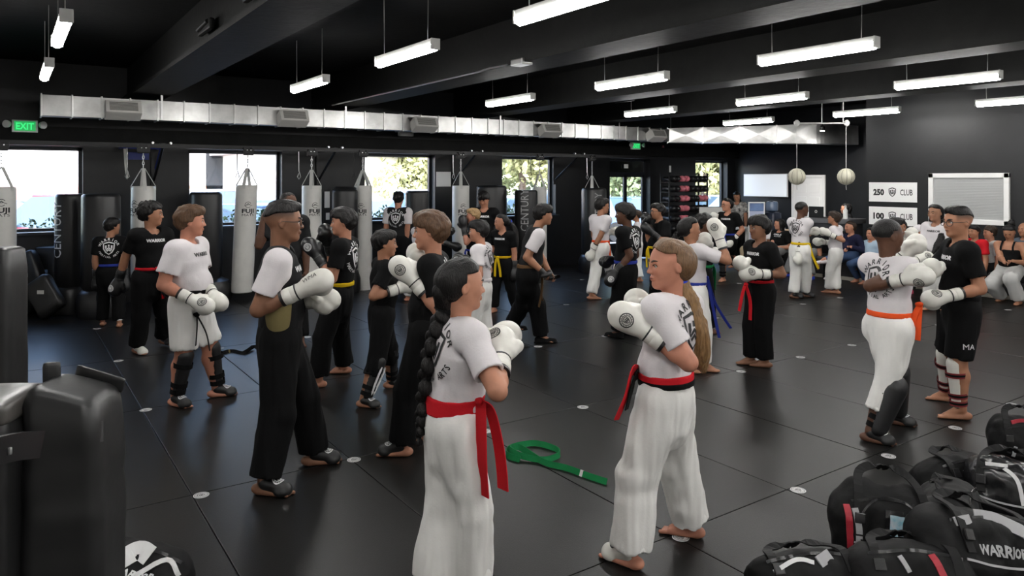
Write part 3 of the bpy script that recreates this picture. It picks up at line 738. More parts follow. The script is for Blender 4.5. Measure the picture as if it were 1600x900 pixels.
def noise(P, f, seed=0):
    """smooth value noise at points P, frequency f (scalar or per axis), in -1..1"""
    p = P * np.asarray(f) + seed * 7.31; i = np.floor(p).astype(int); t = p - i; t = t * t * (3 - 2 * t); r = 0
    for o in _C8:
        w = np.prod(np.where(o, t, 1 - t), 1); j = (i + o) % 32; r = r + w * _TAB[j[:, 0], j[:, 1], j[:, 2]]
    return r * 2 - 1

# ================================================================== people
SK = {'pale': (.47, .205, .135), 'fair': (.44, .205, .13), 'tan': (.35, .165, .098), 'brown': (.21, .10, .06), 'dark': (.10, .046, .028), 'mid': (.31, .155, .095)}
HA = {'black': (.0075, .0065, .0065), 'dbrown': (.028, .017, .011), 'brown': (.085, .045, .024), 'lbrown': (.15, .085, .045), 'blond': (.30, .19, .09), 'gold': (.22, .125, .055)}
def skin_m(k): return skin('skin_' + k, SK[k])
def hair_m(k): return mat('hair_' + k, HA[k], rough=.42, bump=.6, bscale=60, stretch=(3, 3, .5), var=.35, vscale=40, spec=.28)
CL = {'white': (.63, .60, .615), 'offwhite': (.76, .75, .725), 'black': (.0036, .0036, .004), 'char': (.013, .013, .014), 'gold': (.22, .18, .08), 'red': (.50, .012, .02), 'orange': (.72, .085, .02), 'yellow': (.62, .42, .01), 'blue': (.025, .04, .26), 'green': (.01, .16, .05), 'brownbelt': (.10, .055, .025), 'navy': (.012, .013, .035), 'jeans': (.05, .085, .17), 'grey': (.20, .20, .20), 'lgrey': (.46, .46, .45), 'khaki': (.40, .31, .20), 'lblue': (.35, .45, .56), 'pink': (.55, .06, .12), 'bluegrey': (.10, .12, .15), 'royal': (.03, .06, .45)}
def cloth(k): return mat('cloth_' + k, CL[k], rough=.85, bump=.12, bscale=90, var=.05, vscale=5, spec=.15)
def leather(k): return mat('glove_' + k, {'white': (.66, .65, .60), 'black': (.010, .010, .011), 'pink': (.72, .20, .25)}[k], rough=.36, bump=.06, bscale=45, var=.05)
M_eye = mat('eye_white', (.62, .60, .58), rough=.2); M_iris = mat('eye_iris', (.025, .014, .008), rough=.15)
M_wire = mat('glasses_wire', (.05, .05, .05), rough=.3, metal=.8)
M_guard = mat('guard_black_foam', (.011, .011, .012), rough=.45, bump=.05, bscale=30)
M_guardw = mat('guard_white_foam', (.64, .63, .58), rough=.5)

def ik(a, t, l1, l2, hint):
    """middle joint of a two-bone limb from a to t; hint is where it bends to"""
    v = t - a; L = np.linalg.norm(v); d = v / (L + 1e-9); M = (l1 + l2) * .995
    if L > M: t = a + d * M; L = M
    x = (l1 * l1 - l2 * l2 + L * L) / (2 * L); h = math.sqrt(max(0, l1 * l1 - x * x))
    n = hint - d * np.dot(hint, d); return a + d * x + nrm(n) * h, t
def sdir(a, px):
    """world direction for a screen heading: 0 away from the viewer, 90 screen right, 180 towards the viewer"""
    w = math.radians(a) + math.atan((px - 800) / F); return RIGHT * math.sin(w) + FWD * math.cos(w)
UP = np.array((0, 0, 1.))

GLOVE_CACHE = {}
def glove_parts(o, wrist, fw, back, s, side, col, vox, detail, bare_fingers=False, text=None):
    """a boxing glove at the wrist: fist, thumb, cuff; side +1 when the thumb lies on cross(fw, back)"""
    fw = nrm(fw); back = nrm(back - fw * np.dot(back, fw)); th = np.cross(fw, back) * side
    T = lambda l, w, t: wrist + s * (fw * l + th * w + back * t)
    S = Solid(vox)
    S.add(ell(T(.095, -.003, .012), (.094 * s, .066 * s, .060 * s), (fw, th, back)), .01)
    S.add(ell(T(.135, -.003, .010), (.065 * s, .068 * s, .062 * s), (fw, th, back)), .03 * s)
    S.add(ell(T(.115, -.003, -.045), (.062 * s, .060 * s, .036 * s), (fw, th, back)), .012 * s)
    S.add(cap(T(-.02, 0, 0), T(.05, 0, .0), .046 * s, .05 * s), .02 * s)
    S.add(cap(T(.03, .05, -.005), T(.075, .072, -.012), .026 * s, .028 * s), .02 * s); S.add(cap(T(.075, .072, -.012), T(.125, .058, -.045), .027 * s, .022 * s), .008 * s)
    P, Q = S.mesh(); 
    if detail: P = P + vnormals(P, Q) * (noise(P, 40, 2) * .0012)[:, None]
    g = link('glove', np_mesh('glove', P, Q), leather(col), o)
    c = MB(); prof = [T(-.105, 0, 0), T(-.1, 0, 0), T(-.02, 0, 0), T(.0, 0, 0)]
    c.tube(prof, [.043 * s, .0465 * s, .0475 * s, .044 * s], 18); cu = c.build('cuff', leather(col), g, smooth=True)
    trim = leather('black' if col == 'white' else 'white') if col == 'white' else mat('grey_trim', (.05, .05, .05), rough=.5)
    for l0, l1, r in ((-.118, -.100, .0475), (-.024, -.016, .0495)):
        b = MB(); b.tube([T(l0, 0, 0), T(l1, 0, 0)], r * s, 18); b.build('cuff_trim', trim, g, smooth=True)
    if detail:
        b = MB(); b.tube([T(-.09, 0, 0), T(-.088, 0, 0), T(-.055, 0, 0), T(-.053, 0, 0)], [.0475 * s, .0485 * s, .0490 * s, .0475 * s], 18); b.build('wrist_strap', leather(col), g, smooth=True)
        bv = BVHTree.FromPolygons([Vector(p) for p in P], Q.tolist())
        if text:
            tp_ = P2(); tp_.text(text, 0, 0, 1., .03, .1); project(tp_, 'glove_lettering', M_print, g, bv, T(.085, 0, 0), fw, np.cross(back, fw), .026 * s, .0025, .2)
        else: project(glove_print(), 'glove_emblem', M_print if col != 'black' else M_wprint, g, bv, T(.10, -.01, 0), np.cross(back, fw) * -1., fw, .036 * s, .0025, .2)
    return g

def person(lab, d, px, top, h=None, face=90, hy=None, feet=None, hands=(None, None), nx=None, ndd=0., hx=None, hdd=None, nod=0., fat=1., sk='tan', hair='short', hc='black',
           shirt='black', sleeve=None, pants='black', legs='long', belt=None, gloves=None, print_=None, back=False, prt='w', tails=None, btail=None, kneel=None, sit=None, child=True,
           el=(None, None), fy=(None, None), shoes=None, guard=None, glasses=False, longsleeve=False, knees=(None, None), vox=None, hair_fn=None, hs=1., beltz=.585, drop=0., gback=(None, None), side_panel=None, cap_=None, loose=1., beltw=.042, hem=None, fabric=None, hemf=.95, belt2=None, pprint=None, gtext=(None, None)):
    f = sdir(face, px); r = np.cross(f, UP)                       # forward and character's right
    base = W(px, 300, d); base[2] = 0.
    ztop = CAM_H - (top - HZ) / F * d
    if h is None: h = ztop * 1.015
    s = h / 1.75; vx = vox if vox else float(np.clip(d * .00165, .0055, .0175)); near = d < 7.3
    hh = h * (.150 if child else .138) * hs                        # head height
    hd = sdir(face if hy is None else hy, px)
    L = lambda q: np.asarray(q, float) - base
    nxp = px if nx is None else nx; hxp = nxp if hx is None else hx
    zh = ztop - hh / 2
    neck = L(W(nxp, 300, d + ndd)); neck[2] = ztop - hh * 1.02 - .030 * h
    hp = L(W(hxp, 300, d + (ndd if hdd is None else hdd))); hp[2] = zh
    if hx is None: hp = hp + hd * .022 * h
    pel = np.array((0, 0, ztop - .475 * h if sit is None else sit + .075 * h)); pel[2] -= drop
    if sit is None: pel[2] = min(pel[2], .535 * h)
    # axis from pelvis to neck
    ax = nrm(neck - pel); waist = pel + (neck - pel) * .30; chest = pel + (neck - pel) * .68
    fr = nrm(f - ax * np.dot(f, ax)); rr = np.cross(fr, ax); rr = nrm(rr)
    shw = .103 * h * (1 + (fat - 1) * .35)
    sh = {-1: neck - rr * shw - ax * .028 * h, 1: neck + rr * shw - ax * .028 * h}
    hip = {-1: pel - r * .046 * h - UP * .02 * h, 1: pel + r * .046 * h - UP * .02 * h}
    foot = {}; knee = {}; ank = {}; fdir = {}
    for i, sd in enumerate((-1, 1)):
        if feet and feet[i] is not None: g = L(G(*feet[i])) if len(feet[i]) == 2 else L(W(*feet[i]))
        else: g = hip[sd] * np.array((1.1, 1.1, 0)) + (f * .27 * h if sit is not None else 0)
        if len(feet[i]) == 2 if feet and feet[i] is not None else True: g[2] = 0
        fd = sdir((face if fy[i] is None else fy[i]), px); fdir[sd] = fd
        a = g + UP * .047 * h; kh = f * 1.0 + r * sd * .15 if knees[i] is None else RIGHT * knees[i][0] + FWD * knees[i][1] + UP * knees[i][2]
        kf = float(np.clip(np.linalg.norm(a - hip[sd]) * 1.003 / (.477 * h), .86, 1.03)) if sit is None else 1.
        knee[sd], ank[sd] = ik(hip[sd], a, .245 * h * kf, .232 * h * kf, kh); foot[sd] = ank[sd] - UP * .047 * h
    la, lf = .172 * h, .148 * h; elb = {}; wri = {}; hdr = {}
    for i, sd in enumerate((-1, 1)):
        t = hands[i]
        if t is None: tgt = sh[sd] + r * sd * .035 * h + f * .04 * h - UP * .37 * h
        else: tgt = L(W(t[0], t[1], d + t[2]))
        e = el[i]; hint = (-f * .55 + r * sd * .45 - UP * .75) if e is None else RIGHT * e[0] + FWD * e[1] + UP * e[2]
        hl = .085 * s if gloves else .05 * s
        w = tgt
        for _ in range(4):
            q, w = ik(sh[sd], w, la, lf, hint); dr = nrm(tgt - q); w = tgt - dr * hl
        q, w = ik(sh[sd], w, la, lf, hint); elb[sd], wri[sd], hdr[sd] = q, w, nrm(w - q)
    root = empty('person', base, lab, 'person')
    Mk = skin_m(sk)
    # ---------------- body
    u = hh; ca, sa = math.cos(math.radians(nod)), math.sin(math.radians(nod))
    hf = nrm(hd * ca - UP * sa); hu = nrm(UP * ca + hd * sa); hr = np.cross(hf, hu); HX = (hr, hf, hu)
    Hd = lambda a, b, c: hp + u * (hr * a + hf * b + hu * c)
    bvx = min(vx, .0130) * (.92 if near else .95)
    B = Solid(bvx, (.09 * h, neck[2] - .02 * h, 2.) if d < 9.3 else (.09 * h, neck[2] - .02 * h, 2.))
    wv = 1 + (fat - 1) * .75
    def torso(e, k=1.0):
        return [cap(hip[-1] + UP * .02 * h, hip[1] + UP * .02 * h, .056 * h * wv + e, None, fr, 1.06), cap(pel, waist, .076 * h * wv + e, .069 * h * wv + e, fr, 1.22),
                cap(waist, chest, .069 * h * wv + e, .085 * h * wv + e, fr, 1.30), cap(chest, neck - ax * .06 * h, .088 * h * wv + e, .068 * h + e, fr, 1.42), cap(sh[-1] + r * .012 * h, sh[1] - r * .012 * h, .037 * h + e, None),
                ell(waist + fr * .02 * h * fat, (.07 * h * wv + e, .055 * h * wv * fat + e, .09 * h), (rr, fr, ax))]
    B.adds(torso(0.), .03 * s)
    B.add(cap(neck - ax * .02 * h, Hd(0, -.10, -.22), .034 * h, .031 * h), .018 * s)
    # head
    B.add(ell(Hd(0, -.055, .13), (.345 * u, .43 * u, .37 * u), HX), .02 * s); B.add(ell(Hd(0, .10, -.12), (.285 * u, .275 * u, .36 * u), HX), .05 * s)
    for e in (-1, 1):
        B.add(cap(Hd(e * .19, .0, -.20), Hd(e * .05, .25, -.405), .085 * u, .07 * u), .03 * s)
        B.add(ell(Hd(e * .155, .235, -.13), (.10 * u, .09 * u, .10 * u), HX), .03 * s)
    B.add(ell(Hd(0, .285, -.41), (.085 * u, .07 * u, .07 * u), HX), .02 * s)
    B.add(cap(Hd(-.15, .315, .045), Hd(.15, .315, .045), .05 * u), .02 * s)
    for e in (-1, 1): B.sub(ell(Hd(e * .148, .425, -.02), (.085 * u, .075 * u, .052 * u), HX), .014 * s)
    B.add(cap(Hd(0, .355, .02), Hd(0, .445, -.145), .026 * u, .042 * u), .016 * s)
    for e in (-1, 1): B.add(ell(Hd(e * .05, .405, -.155), (.036 * u, .04 * u, .03 * u), HX), .008 * s)
    B.add(cap(Hd(-.075, .362, -.262), Hd(.075, .362, -.262), .024 * u), .010 * s); B.add(ell(Hd(0, .385, -.258), (.06 * u, .03 * u, .022 * u), HX), .008 * s)
    B.add(ell(Hd(0, .375, -.305), (.075 * u, .036 * u, .026 * u), HX), .008 * s)
    for e in (-1, 1):
        exs = (hr, nrm(hf * .95 - hu * .3), nrm(hu * .95 + hf * .3))
        B.add(ell(Hd(e * .350, -.055, -.04), (.034 * u, .072 * u, .115 * u), exs), .010 * s)
        if near: B.sub(ell(Hd(e * .385, -.045, -.03), (.02 * u, .038 * u, .062 * u), exs), .006 * s)
    for sd in (-1, 1):
        B.add(cap(sh[sd], elb[sd], .034 * h * (1 + (fat - 1) * .8), .0265 * h * (1 + (fat - 1) * .6)), .025 * s)
        m = elb[sd] + (wri[sd] - elb[sd]) * .3
        B.add(cap(elb[sd], m, .0255 * h, .0265 * h * (1 + (fat - 1) * .6)), .015 * s); B.add(cap(m, wri[sd], .0265 * h * (1 + (fat - 1) * .5), .0175 * h), .015 * s)
        # hand
        i = 0 if sd == -1 else 1
        fw = hdr[sd]; bk = gback[i]
        bk = (UP * .5 + r * sd * .5 + f * .35) if bk is None else RIGHT * bk[0] + FWD * bk[1] + UP * bk[2]
        bk = nrm(bk - fw * np.dot(bk, fw)); tv = np.cross(fw, bk) * (1 if True else 1)
        thumb = tv if np.dot(tv, -r * sd * .6 + UP * .7 + f * .3) > 0 else -tv
        k9 = .95 * s; T = lambda l, w, t, wp=wri[sd], fw=fw, th=thumb, bk=bk: wp + k9 * (fw * l + th * w + bk * t)
        B.add(ell(T(.045, 0, 0), (.05 * k9, .04 * k9, .018 * k9), (fw, thumb, bk)), .012)
        if not (gloves and gloves != 'mma'):
            curl = .75
            for q in range(4):
                w0 = .03 - q * .02; ll = (.036, .041, .038, .03)[q]; rr_ = .0088 if q < 3 else .0076
                p0 = T(.085, w0, .0); p1 = T(.085 + ll * .75, w0 * 1.05, -ll * .55 * curl); p2 = T(.085 + ll * .75 + .004, w0, -ll * .55 * curl - ll * .75); p3 = T(.075 + ll * .4, w0, -ll * .55 * curl - ll * .95)
                B.add(cap(p0, p1, rr_ * k9, rr_ * .95 * k9), .003); B.add(cap(p1, p2, rr_ * .95 * k9, rr_ * .9 * k9), .003); B.add(cap(p2, p3, rr_ * .9 * k9, rr_ * .8 * k9), .003)
            B.add(cap(T(.02, .032, -.005), T(.055, .056, -.018), .011 * k9, .010 * k9), .008); B.add(cap(T(.055, .056, -.018), T(.085, .052, -.03), .010 * k9, .0085 * k9), .003)
        else: B.add(ell(T(.09, 0, -.012), (.04 * k9, .036 * k9, .026 * k9), (fw, thumb, bk)), .012)
        # legs
        B.add(cap(hip[sd] + UP * .01 * h, knee[sd], .055 * h * wv, .037 * h * (1 + (fat - 1) * .6)), .03 * s)
        mc = knee[sd] + (ank[sd] - knee[sd]) * .3 - fdir[sd] * .008 * h
        B.add(cap(knee[sd], mc, .036 * h, .037 * h * (1 + (fat - 1) * .5)), .02 * s); B.add(cap(mc, ank[sd], .036 * h * (1 + (fat - 1) * .5), .021 * h), .02 * s)
        fo, fd = foot[sd], fdir[sd]; fs = np.cross(fd, UP)
        if feet and feet[i] is not None and len(feet[i]) == 3: fu = UP
        B.add(ell(fo - fd * .022 * h + UP * .017 * h, (.022 * h, .024 * h, .018 * h), (fs, fd, UP)), .015 * s)
        B.add(cap(ank[sd], fo + fd * .062 * h + UP * .014 * h, .021 * h, .0135 * h), .015 * s)
        for q in (-1, 1): B.add(cap(fo - fd * .015 * h + fs * q * .006 * h + UP * .012 * h, fo + fd * .066 * h + fs * q * .014 * h + UP * .010 * h, .0135 * h, .0105 * h), .012 * s)
        if near and not shoes:
            for q in range(5):
                o_ = (q - 2) * .0078 * h * -sd * -1; big = q == (0 if sd == 1 else 4); p0 = fo + fd * .072 * h + fs * o_ + UP * .007 * h; ln = (.026 if big else .020 - abs(q - 2) * .001) * h
                B.add(cap(p0, p0 + fd * ln - UP * .0015 * h + fs * o_ * .1, (.0068 if big else .0050) * h), .003)
        else: B.add(ell(fo + fd * .08 * h + UP * .009 * h, (.024 * h, .022 * h, .0095 * h), (fs, fd, UP)), .012 * s)
    P, Q = B.mesh()
    P[:, 2] = np.maximum(P[:, 2], .002)
    me = np_mesh('body', P, Q)
    # lips and cheeks tint
    q = (P - hp) / u; a, b, c = q @ hr, q @ hf, q @ hu
    tint = np.clip(1.15 - ((a / .088) ** 2 + ((c + .282) / .036) ** 2), 0, 1) * (b > .3)
    tint = np.maximum(tint, np.clip(.28 - .28 * (((np.abs(a) - .17) / .1) ** 2 + ((c + .15) / .1) ** 2), 0, 1) * (b > .1))
    at = me.attributes.new('tint', 'FLOAT', 'POINT'); at.data.foreach_set('value', np.clip(tint, 0, 1).astype(np.float32))
    crop = np.zeros(len(P))
    if hair in ('fade', 'buzz'): crop = np.clip((c - .02) / .24, 0, .86) * np.clip((.27 - b) / .06, 0, 1) * (np.abs(c) < .6)
    at = me.attributes.new('crop', 'FLOAT', 'POINT'); at.data.foreach_set('value', crop.astype(np.float32))
    body = link('body', me, Mk, root)
    # ---------------- face: eyes, brows, mouth line (laid on the face by casting onto it)
    hm = (np.abs(a) < .45) & (b > .05) & (np.abs(c) < .5); hq = Q[hm[Q].all(1)]; mapi = np.cumsum(hm) - 1
    fbv = BVHTree.FromPolygons([Vector(p) for p in P[hm]], mapi[hq].tolist())
    def on_face(x, z, off=0.):
        hit = fbv.ray_cast(Vector(Hd(x, 1.2, z)), Vector(-hf), 2 * u)
        return (np.array(hit[0]) if hit[0] is not None else Hd(x, .33, z)) + hf * off * u
    hb = hair_m('dbrown' if hc in ('lbrown', 'blond', 'brown') else hc)
    for e in (-1, 1):
        if d < 9.5:
            V = []; Fs = []; n = 12; m0 = []; rad = .062 * u; C = on_face(e * .146, -.02) - hf * rad * .70
            for i in range(7):
                th_ = [0, .16, .40, .8, 1.2, 1.8, 2.4][i]
                for j in range(n):
                    p_ = 2 * math.pi * j / n; V.append(C + rad * (hf * math.cos(th_) + math.sin(th_) * (hr * math.cos(p_) * 1.1 + hu * math.sin(p_) * .8)))
            for i in range(6):
                for j in range(n): Fs.append((i * n + j, i * n + (j + 1) % n, (i + 1) * n + (j + 1) % n, (i + 1) * n + j)); m0.append(1 if i < 2 else 0)
            mb_ = MB(); mb_.add(V, Fs); mb_.m = m0; mb_.build('eye', [M_eye, M_iris], body, smooth=True)
            lp = [on_face(e * (.146 + .068 * math.cos(t)), -.022 + .040 * math.sin(t), .002) for t in [math.pi * k / 8 for k in range(9)]]
            lb = MB(); lb.tube(lp, .009 * u, 6); lb.build('eyelid', hb, body, smooth=True)
        else:
            mb_ = MB(); mb_.lathe([(.001, -.028 * u), (.03 * u, -.014 * u), (.04 * u, 0), (.03 * u, .014 * u), (.001, .028 * u)], on_face(e * .146, -.02, -.012), 8); mb_.build('eye', M_iris, body, smooth=True)
        bp = [on_face(e * (.065 + .155 * t), .060 + .035 * math.sin(t * 2.2), .004) for t in (0, .25, .5, .75, 1)]
        bb = MB(); bb.tube(bp, [.014 * u, .022 * u, .022 * u, .018 * u, .007 * u], 6); bb.build('eyebrow', hb, body, smooth=True)
    if d < 9.5:
        mp_ = [on_face(x, -.284 + .006 * abs(x) / .08, .001) for x in (-.085, -.045, 0, .045, .085)]
        mm_ = MB(); mm_.tube(mp_, [.003 * u, .007 * u, .007 * u, .007 * u, .003 * u], 6); mm_.build('mouth_line', mat('mouth_dark', (.06, .02, .018), rough=.6), body, smooth=True)
    if glasses:
        gm = MB()
        for e in (-1, 1):
            gm.tube([Hd(e * (.165 + .12 * math.cos(t)), .43 - .05 * abs(math.cos(t)) * (1 if math.cos(t) > 0 else 0), -.03 + .10 * math.sin(t)) for t in [2 * math.pi * k / 16 for k in range(17)]], .010 * u, 6, cap=False)
            gm.tube([Hd(e * .285, .38, .0), Hd(e * .35, .2, .0), Hd(e * .37, -.05, .02), Hd(e * .36, -.12, -.04)], .009 * u, 5)
        gm.tube([Hd(-.045, .44, -.02), Hd(0, .455, .0), Hd(.045, .44, -.02)], .009 * u, 5); gm.build('glasses', M_wire, root, smooth=True)
    # ---------------- hair
    build_hair(root, hair, hc, Hd, HX, u, s, bvx, near, tails, L, d, neck, f, r, ax)
    if cap_:
        S = Solid(bvx); S.add(ell(Hd(0, -.05, .2), (.385 * u, .46 * u, .36 * u), HX), .01); S.cut(-hu, Hd(0, 0, .12)); S.add(ell(Hd(0, .5, .13), (.27 * u, .24 * u, .025 * u), HX), .02)
        link('cap', np_mesh('cap', *S.mesh()), cloth(cap_), root)
    # ---------------- shirt
    bz = beltz * h if sit is None else pel[2] + .07 * h
    wz = pel[2] + (.045 * h if sit is None else .06 * h)            # belt height along the torso
    if shirt == 'tank': sleeveless = True
    else: sleeveless = False
    scol = 'black' if shirt == 'tank' else shirt
    S = Solid(vx * 1.05, (-1, 9, 1.3)); e = (.013 if not sleeveless else .011) * h * loose; ln = .68
    def sleeves(S, f0=.0, ln=.62, e2=.0):
        for sd in (-1, 1):
            A0, A1 = sh[sd], elb[sd]; E = A0 + (A1 - A0) * ln
            kz = 1 + (fat - 1) * .8; S.add(cap(A0 - rr * sd * .03 * h, A0, .040 * h * kz, .040 * h * kz), .02 * s); S.add(cap(A0, E + (A1 - A0) * .12, .040 * h * kz, .045 * h * kz), .03 * s)
    def sleeve_cut(S, ln=.62):
        for sd in (-1, 1):
            A0, A1 = sh[sd], elb[sd]; E = A0 + (A1 - A0) * ln; dv = nrm(A1 - A0); R = .075 * h
            S.cut(dv, E, E - .07 * h, E + .07 * h)
            S.sub(cap(E - dv * .006 * h, E + dv * .1 * h, .034 * h * (1 + (fat - 1) * .8)), .004) if vx < .0118 else None
    if longsleeve:
        for sd in (-1, 1):
            S.add(cap(sh[sd], elb[sd], .043 * h, .036 * h), .03 * s); S.add(cap(elb[sd], wri[sd], .036 * h, .028 * h), .02 * s)
    elif not sleeveless and sleeve is None: sleeves(S, ln=ln); sleeve_cut(S, ln)
    S.adds(torso(e)[1:4] + ([torso(e)[4]] if not sleeveless else []) + [torso(e)[5]], .035 * s)
    if hem: S.add(cap(pel - UP * hem * h, pel, .078 * h * wv + e, .080 * h * wv + e, fr, 1.2), .03 * s)
    # neckline and hem
    S.sub(cap(neck + fr * .012 * h - ax * .004 * h, neck + fr * .03 * h + ax * .12 * h, .043 * h, .06 * h), .006)
    if sleeveless: S.cut(ax, neck - ax * .26 * np.linalg.norm(neck - pel))
    S.cut(-UP, np.array((0, 0, (wz - .035 * h) if not hem else pel[2] - hem * h)))
    P, Q = S.mesh(); N = vnormals(P, Q); fl = np.clip((wz + .2 * h - P[:, 2]) / (.2 * h), .25, 1)
    P = P + N * ((noise(P, 16 / s, 1) * .006 + noise(P, (38 / s, 38 / s, 20 / s), 2) * .003) * s * fl)[:, None]
    Ms = cloth(scol) if not fabric else fabric
    so = link('shirt', np_mesh('shirt', P, Q), Ms, root); bv = None
    if print_ or back: bv = BVHTree.FromPolygons([Vector(p) for p in P], Q.tolist())
    if sleeve:
        for sd in (-1, 1):
            S2 = Solid(vx); A0, A1 = sh[sd], elb[sd]; E = A0 + (A1 - A0) * ln; dv = nrm(A1 - A0)
            S2.add(cap(A0 - rr * sd * .05 * h + ax * .012 * h, A0, .036 * h, .043 * h), .02); S2.add(cap(A0, E + dv * .02 * h, .043 * h, .047 * h), .02); S2.add(cap(A0 - rr * sd * .01 * h, A0 - rr * sd * .02 * h - ax * .04 * h, .044 * h), .03 * s)
            S2.cut(dv, E); S2.sub(cap(E - dv * .006 * h, E + dv * .1 * h, .035 * h), .004) if vx < .0118 else None
            S2.sub(cap(neck + fr * .012 * h, neck + fr * .03 * h + ax * .12 * h, .046 * h, .06 * h), .006)
            P2_, Q2 = S2.mesh(); link('sleeve', np_mesh('sleeve', P2_, Q2), cloth(sleeve), root)
            if near:
                tb = MB(); tb.tube([E - dv * .003 * h, E + dv * .001 * h], .0475 * h, 20, cap=False); tb.tube([E - dv * .014 * h, E - dv * .011 * h], .0475 * h, 20, cap=False)
    if side_panel:
        for sd in (-1, 1):
            S3 = Solid(vx); S3.add(ell(chest + rr * sd * .062 * h - ax * .10 * h, (.052 * h, .046 * h, .11 * h), (rr, fr, ax)), .01)
            link('side_panel', np_mesh('side_panel', *S3.mesh()), cloth(side_panel), so)
    pm = M_wprint if prt == 'w' else M_print
    if print_:
        p = P2(); p.text(print_, 0, 0, .32, .06, .12, 2.1)
        if print_ == 'GIRLS': p.text('ALL STARS', 0, -.42, .2, .03, 0, 1.7)
        project(p, 'chest_lettering', pm, so, bv, chest + ax * .035 * h, -rr, ax, .058 * h, .0035 if near else .006, .3)
    if back:
        project(back_print(), 'back_emblem', pm, so, bv, chest + ax * .01 * h, rr, ax, .078 * h, .0035 if near else .006, .3)
    if shirt == 'tank':
        for sd in (-1, 1):
            tb = MB(); pts = [neck + rr * sd * .055 * h - ax * .10 * h + fr * .085 * h, neck + rr * sd * .052 * h - ax * .04 * h + fr * .075 * h, neck + rr * sd * .052 * h + ax * .012 * h + fr * .03 * h, neck + rr * sd * .052 * h + ax * .012 * h, neck + rr * sd * .06 * h - ax * .05 * h - fr * .06 * h]
            tb.add(*ribbon(pts, .018 * h, rr, .004)); tb.build('strap', cloth('black'), so)
    # ---------------- trousers
    S = Solid(vx * 1.05, (-1, 9, 2.)); e = .009 * h * loose
    tp = wz + .012 * h
    t4 = torso(e); S.add(t4[0], .03 * s); S.add(cap(pel - UP * .01 * h, pel + (waist - pel) * .5, .078 * h * wv + e, .070 * h * wv + e, fr, 1.2), .03 * s)
    for i, sd in enumerate((-1, 1)):
        k, a_, hp_ = knee[sd], ank[sd], hip[sd]
        if legs == 'long':
            S.add(cap(hp_, k, .058 * h * wv + e, .053 * h * (1 + (wv - 1) * .5) * loose), .03 * s)
            b0 = k + (a_ - k) * min(1., hemf + .08); S.add(cap(k, b0, .053 * h * (1 + (wv - 1) * .5) * loose, .053 * h * loose, ), .03 * s)
        elif legs == 'tight':
            S.add(cap(hp_, k, .064 * h * wv, .044 * h), .03 * s); S.add(cap(k, k + (a_ - k) * 1., .044 * h, .03 * h), .025 * s)
        else:
            fr_ = {'shorts': .80, 'kneelong': .92}[legs]; E = hp_ + (k - hp_) * fr_; S.add(cap(hp_, E, .058 * h * wv + e, .060 * h * (1 + (wv - 1) * .5)), .02 * s)
    if sit is None: S.add(cap(pel, pel - UP * .09 * h, .082 * h * wv + e * .5, .074 * h * wv + e * .5, fr, 1.12), .03 * s)
    S.cut(UP, np.array((0, 0, tp)))
    for sd in (-1, 1):
        k, a_, hp_ = knee[sd], ank[sd], hip[sd]
        if legs in ('long', 'tight'):
            dv = nrm(a_ - k); c0 = k + (a_ - k) * hemf ; R = .09 * h * loose
            S.cut(dv, c0, c0 - R * .9, c0 + R * .9 ); None if vx > .0118 else S.sub(cap(c0 - dv * .01 * h, c0 + dv * .1 * h, .045 * h * (loose if legs == 'long' else .6)), .003)
        else:
            fr_ = {'shorts': .80, 'kneelong': .92}[legs]; E = hp_ + (k - hp_) * fr_; dv = nrm(k - hp_); S.cut(dv, E, E - .085 * h, E + .085 * h)
            S.sub(cap(E - dv * .04 * h, E + dv * .1 * h, .047 * h * wv), .004)
    P, Q = S.mesh(); N = vnormals(P, Q)
    fl = np.clip((tp - P[:, 2]) / (.12 * h), .3, 1.)
    amp = (.0145 if pants in ('white', 'offwhite') else .009) * s * (1 if legs == 'long' else .6)
    P = P + N * ((noise(P, (19 / s, 19 / s, 2.2 / s), 3) * amp + noise(P, (40 / s, 40 / s, 4 / s), 4) * amp * .45 + noise(P, (9 / s, 9 / s, 13 / s), 5) * amp * .45) * fl)[:, None]
    if sit is None: P[:, 2] = np.maximum(P[:, 2], .006)
    tr = link('trousers' if legs in ('long', 'tight') else 'shorts', np_mesh('trousers', P, Q), cloth(pants), root)
    if pprint:
        bvp = BVHTree.FromPolygons([Vector(p) for p in P], Q.tolist())
        for tx, ppx, ppy, sz, rot in pprint:
            p2 = P2(); p2.text(tx, 0, 0, 1., .06, .0, None, rot); project(p2, 'trouser_lettering', M_wprint if pants == 'black' else M_print, tr, bvp, L(W(ppx, ppy, d)), RIGHT, UP, sz, .004, .5)
    # ---------------- belt
    if belt:
        S = Solid(min(vx, .011)); S.add(cap(pel + UP * .0, waist + UP * .03 * h, .077 * h * wv + .017 * h * loose, .069 * h * wv + .019 * h * loose, fr, 1.18), .02)
        S.add(ell(waist + fr * .02 * h * fat, (.07 * h * wv + .016 * h, .055 * h * wv * fat + .016 * h, .09 * h), (rr, fr, ax)), .03 * s)
        c0 = np.array((0, 0, wz + .008 * h)); S.cut(UP, c0 + UP * beltw * s * .5); S.cut(-UP, c0 - UP * beltw * s * .5)
        P, Q = S.mesh(); bo = link('belt', np_mesh('belt', P, Q), cloth(belt), root)
        bvb = BVHTree.FromPolygons([Vector(p) for p in P], Q.tolist())
        kd = f; o0 = c0 + f * .4 + waist * np.array((1, 1, 0)) * .2; hit = bvb.ray_cast(Vector(o0), Vector(-f), 1.)
        kp = np.array(hit[0]) if hit[0] is not None else c0 + f * .1 * h
        if btail is not None and len(btail) and btail[0] == 'at': kp = L(W(btail[1], btail[2], d + btail[3])); btl = btail[4:]
        else: btl = btail
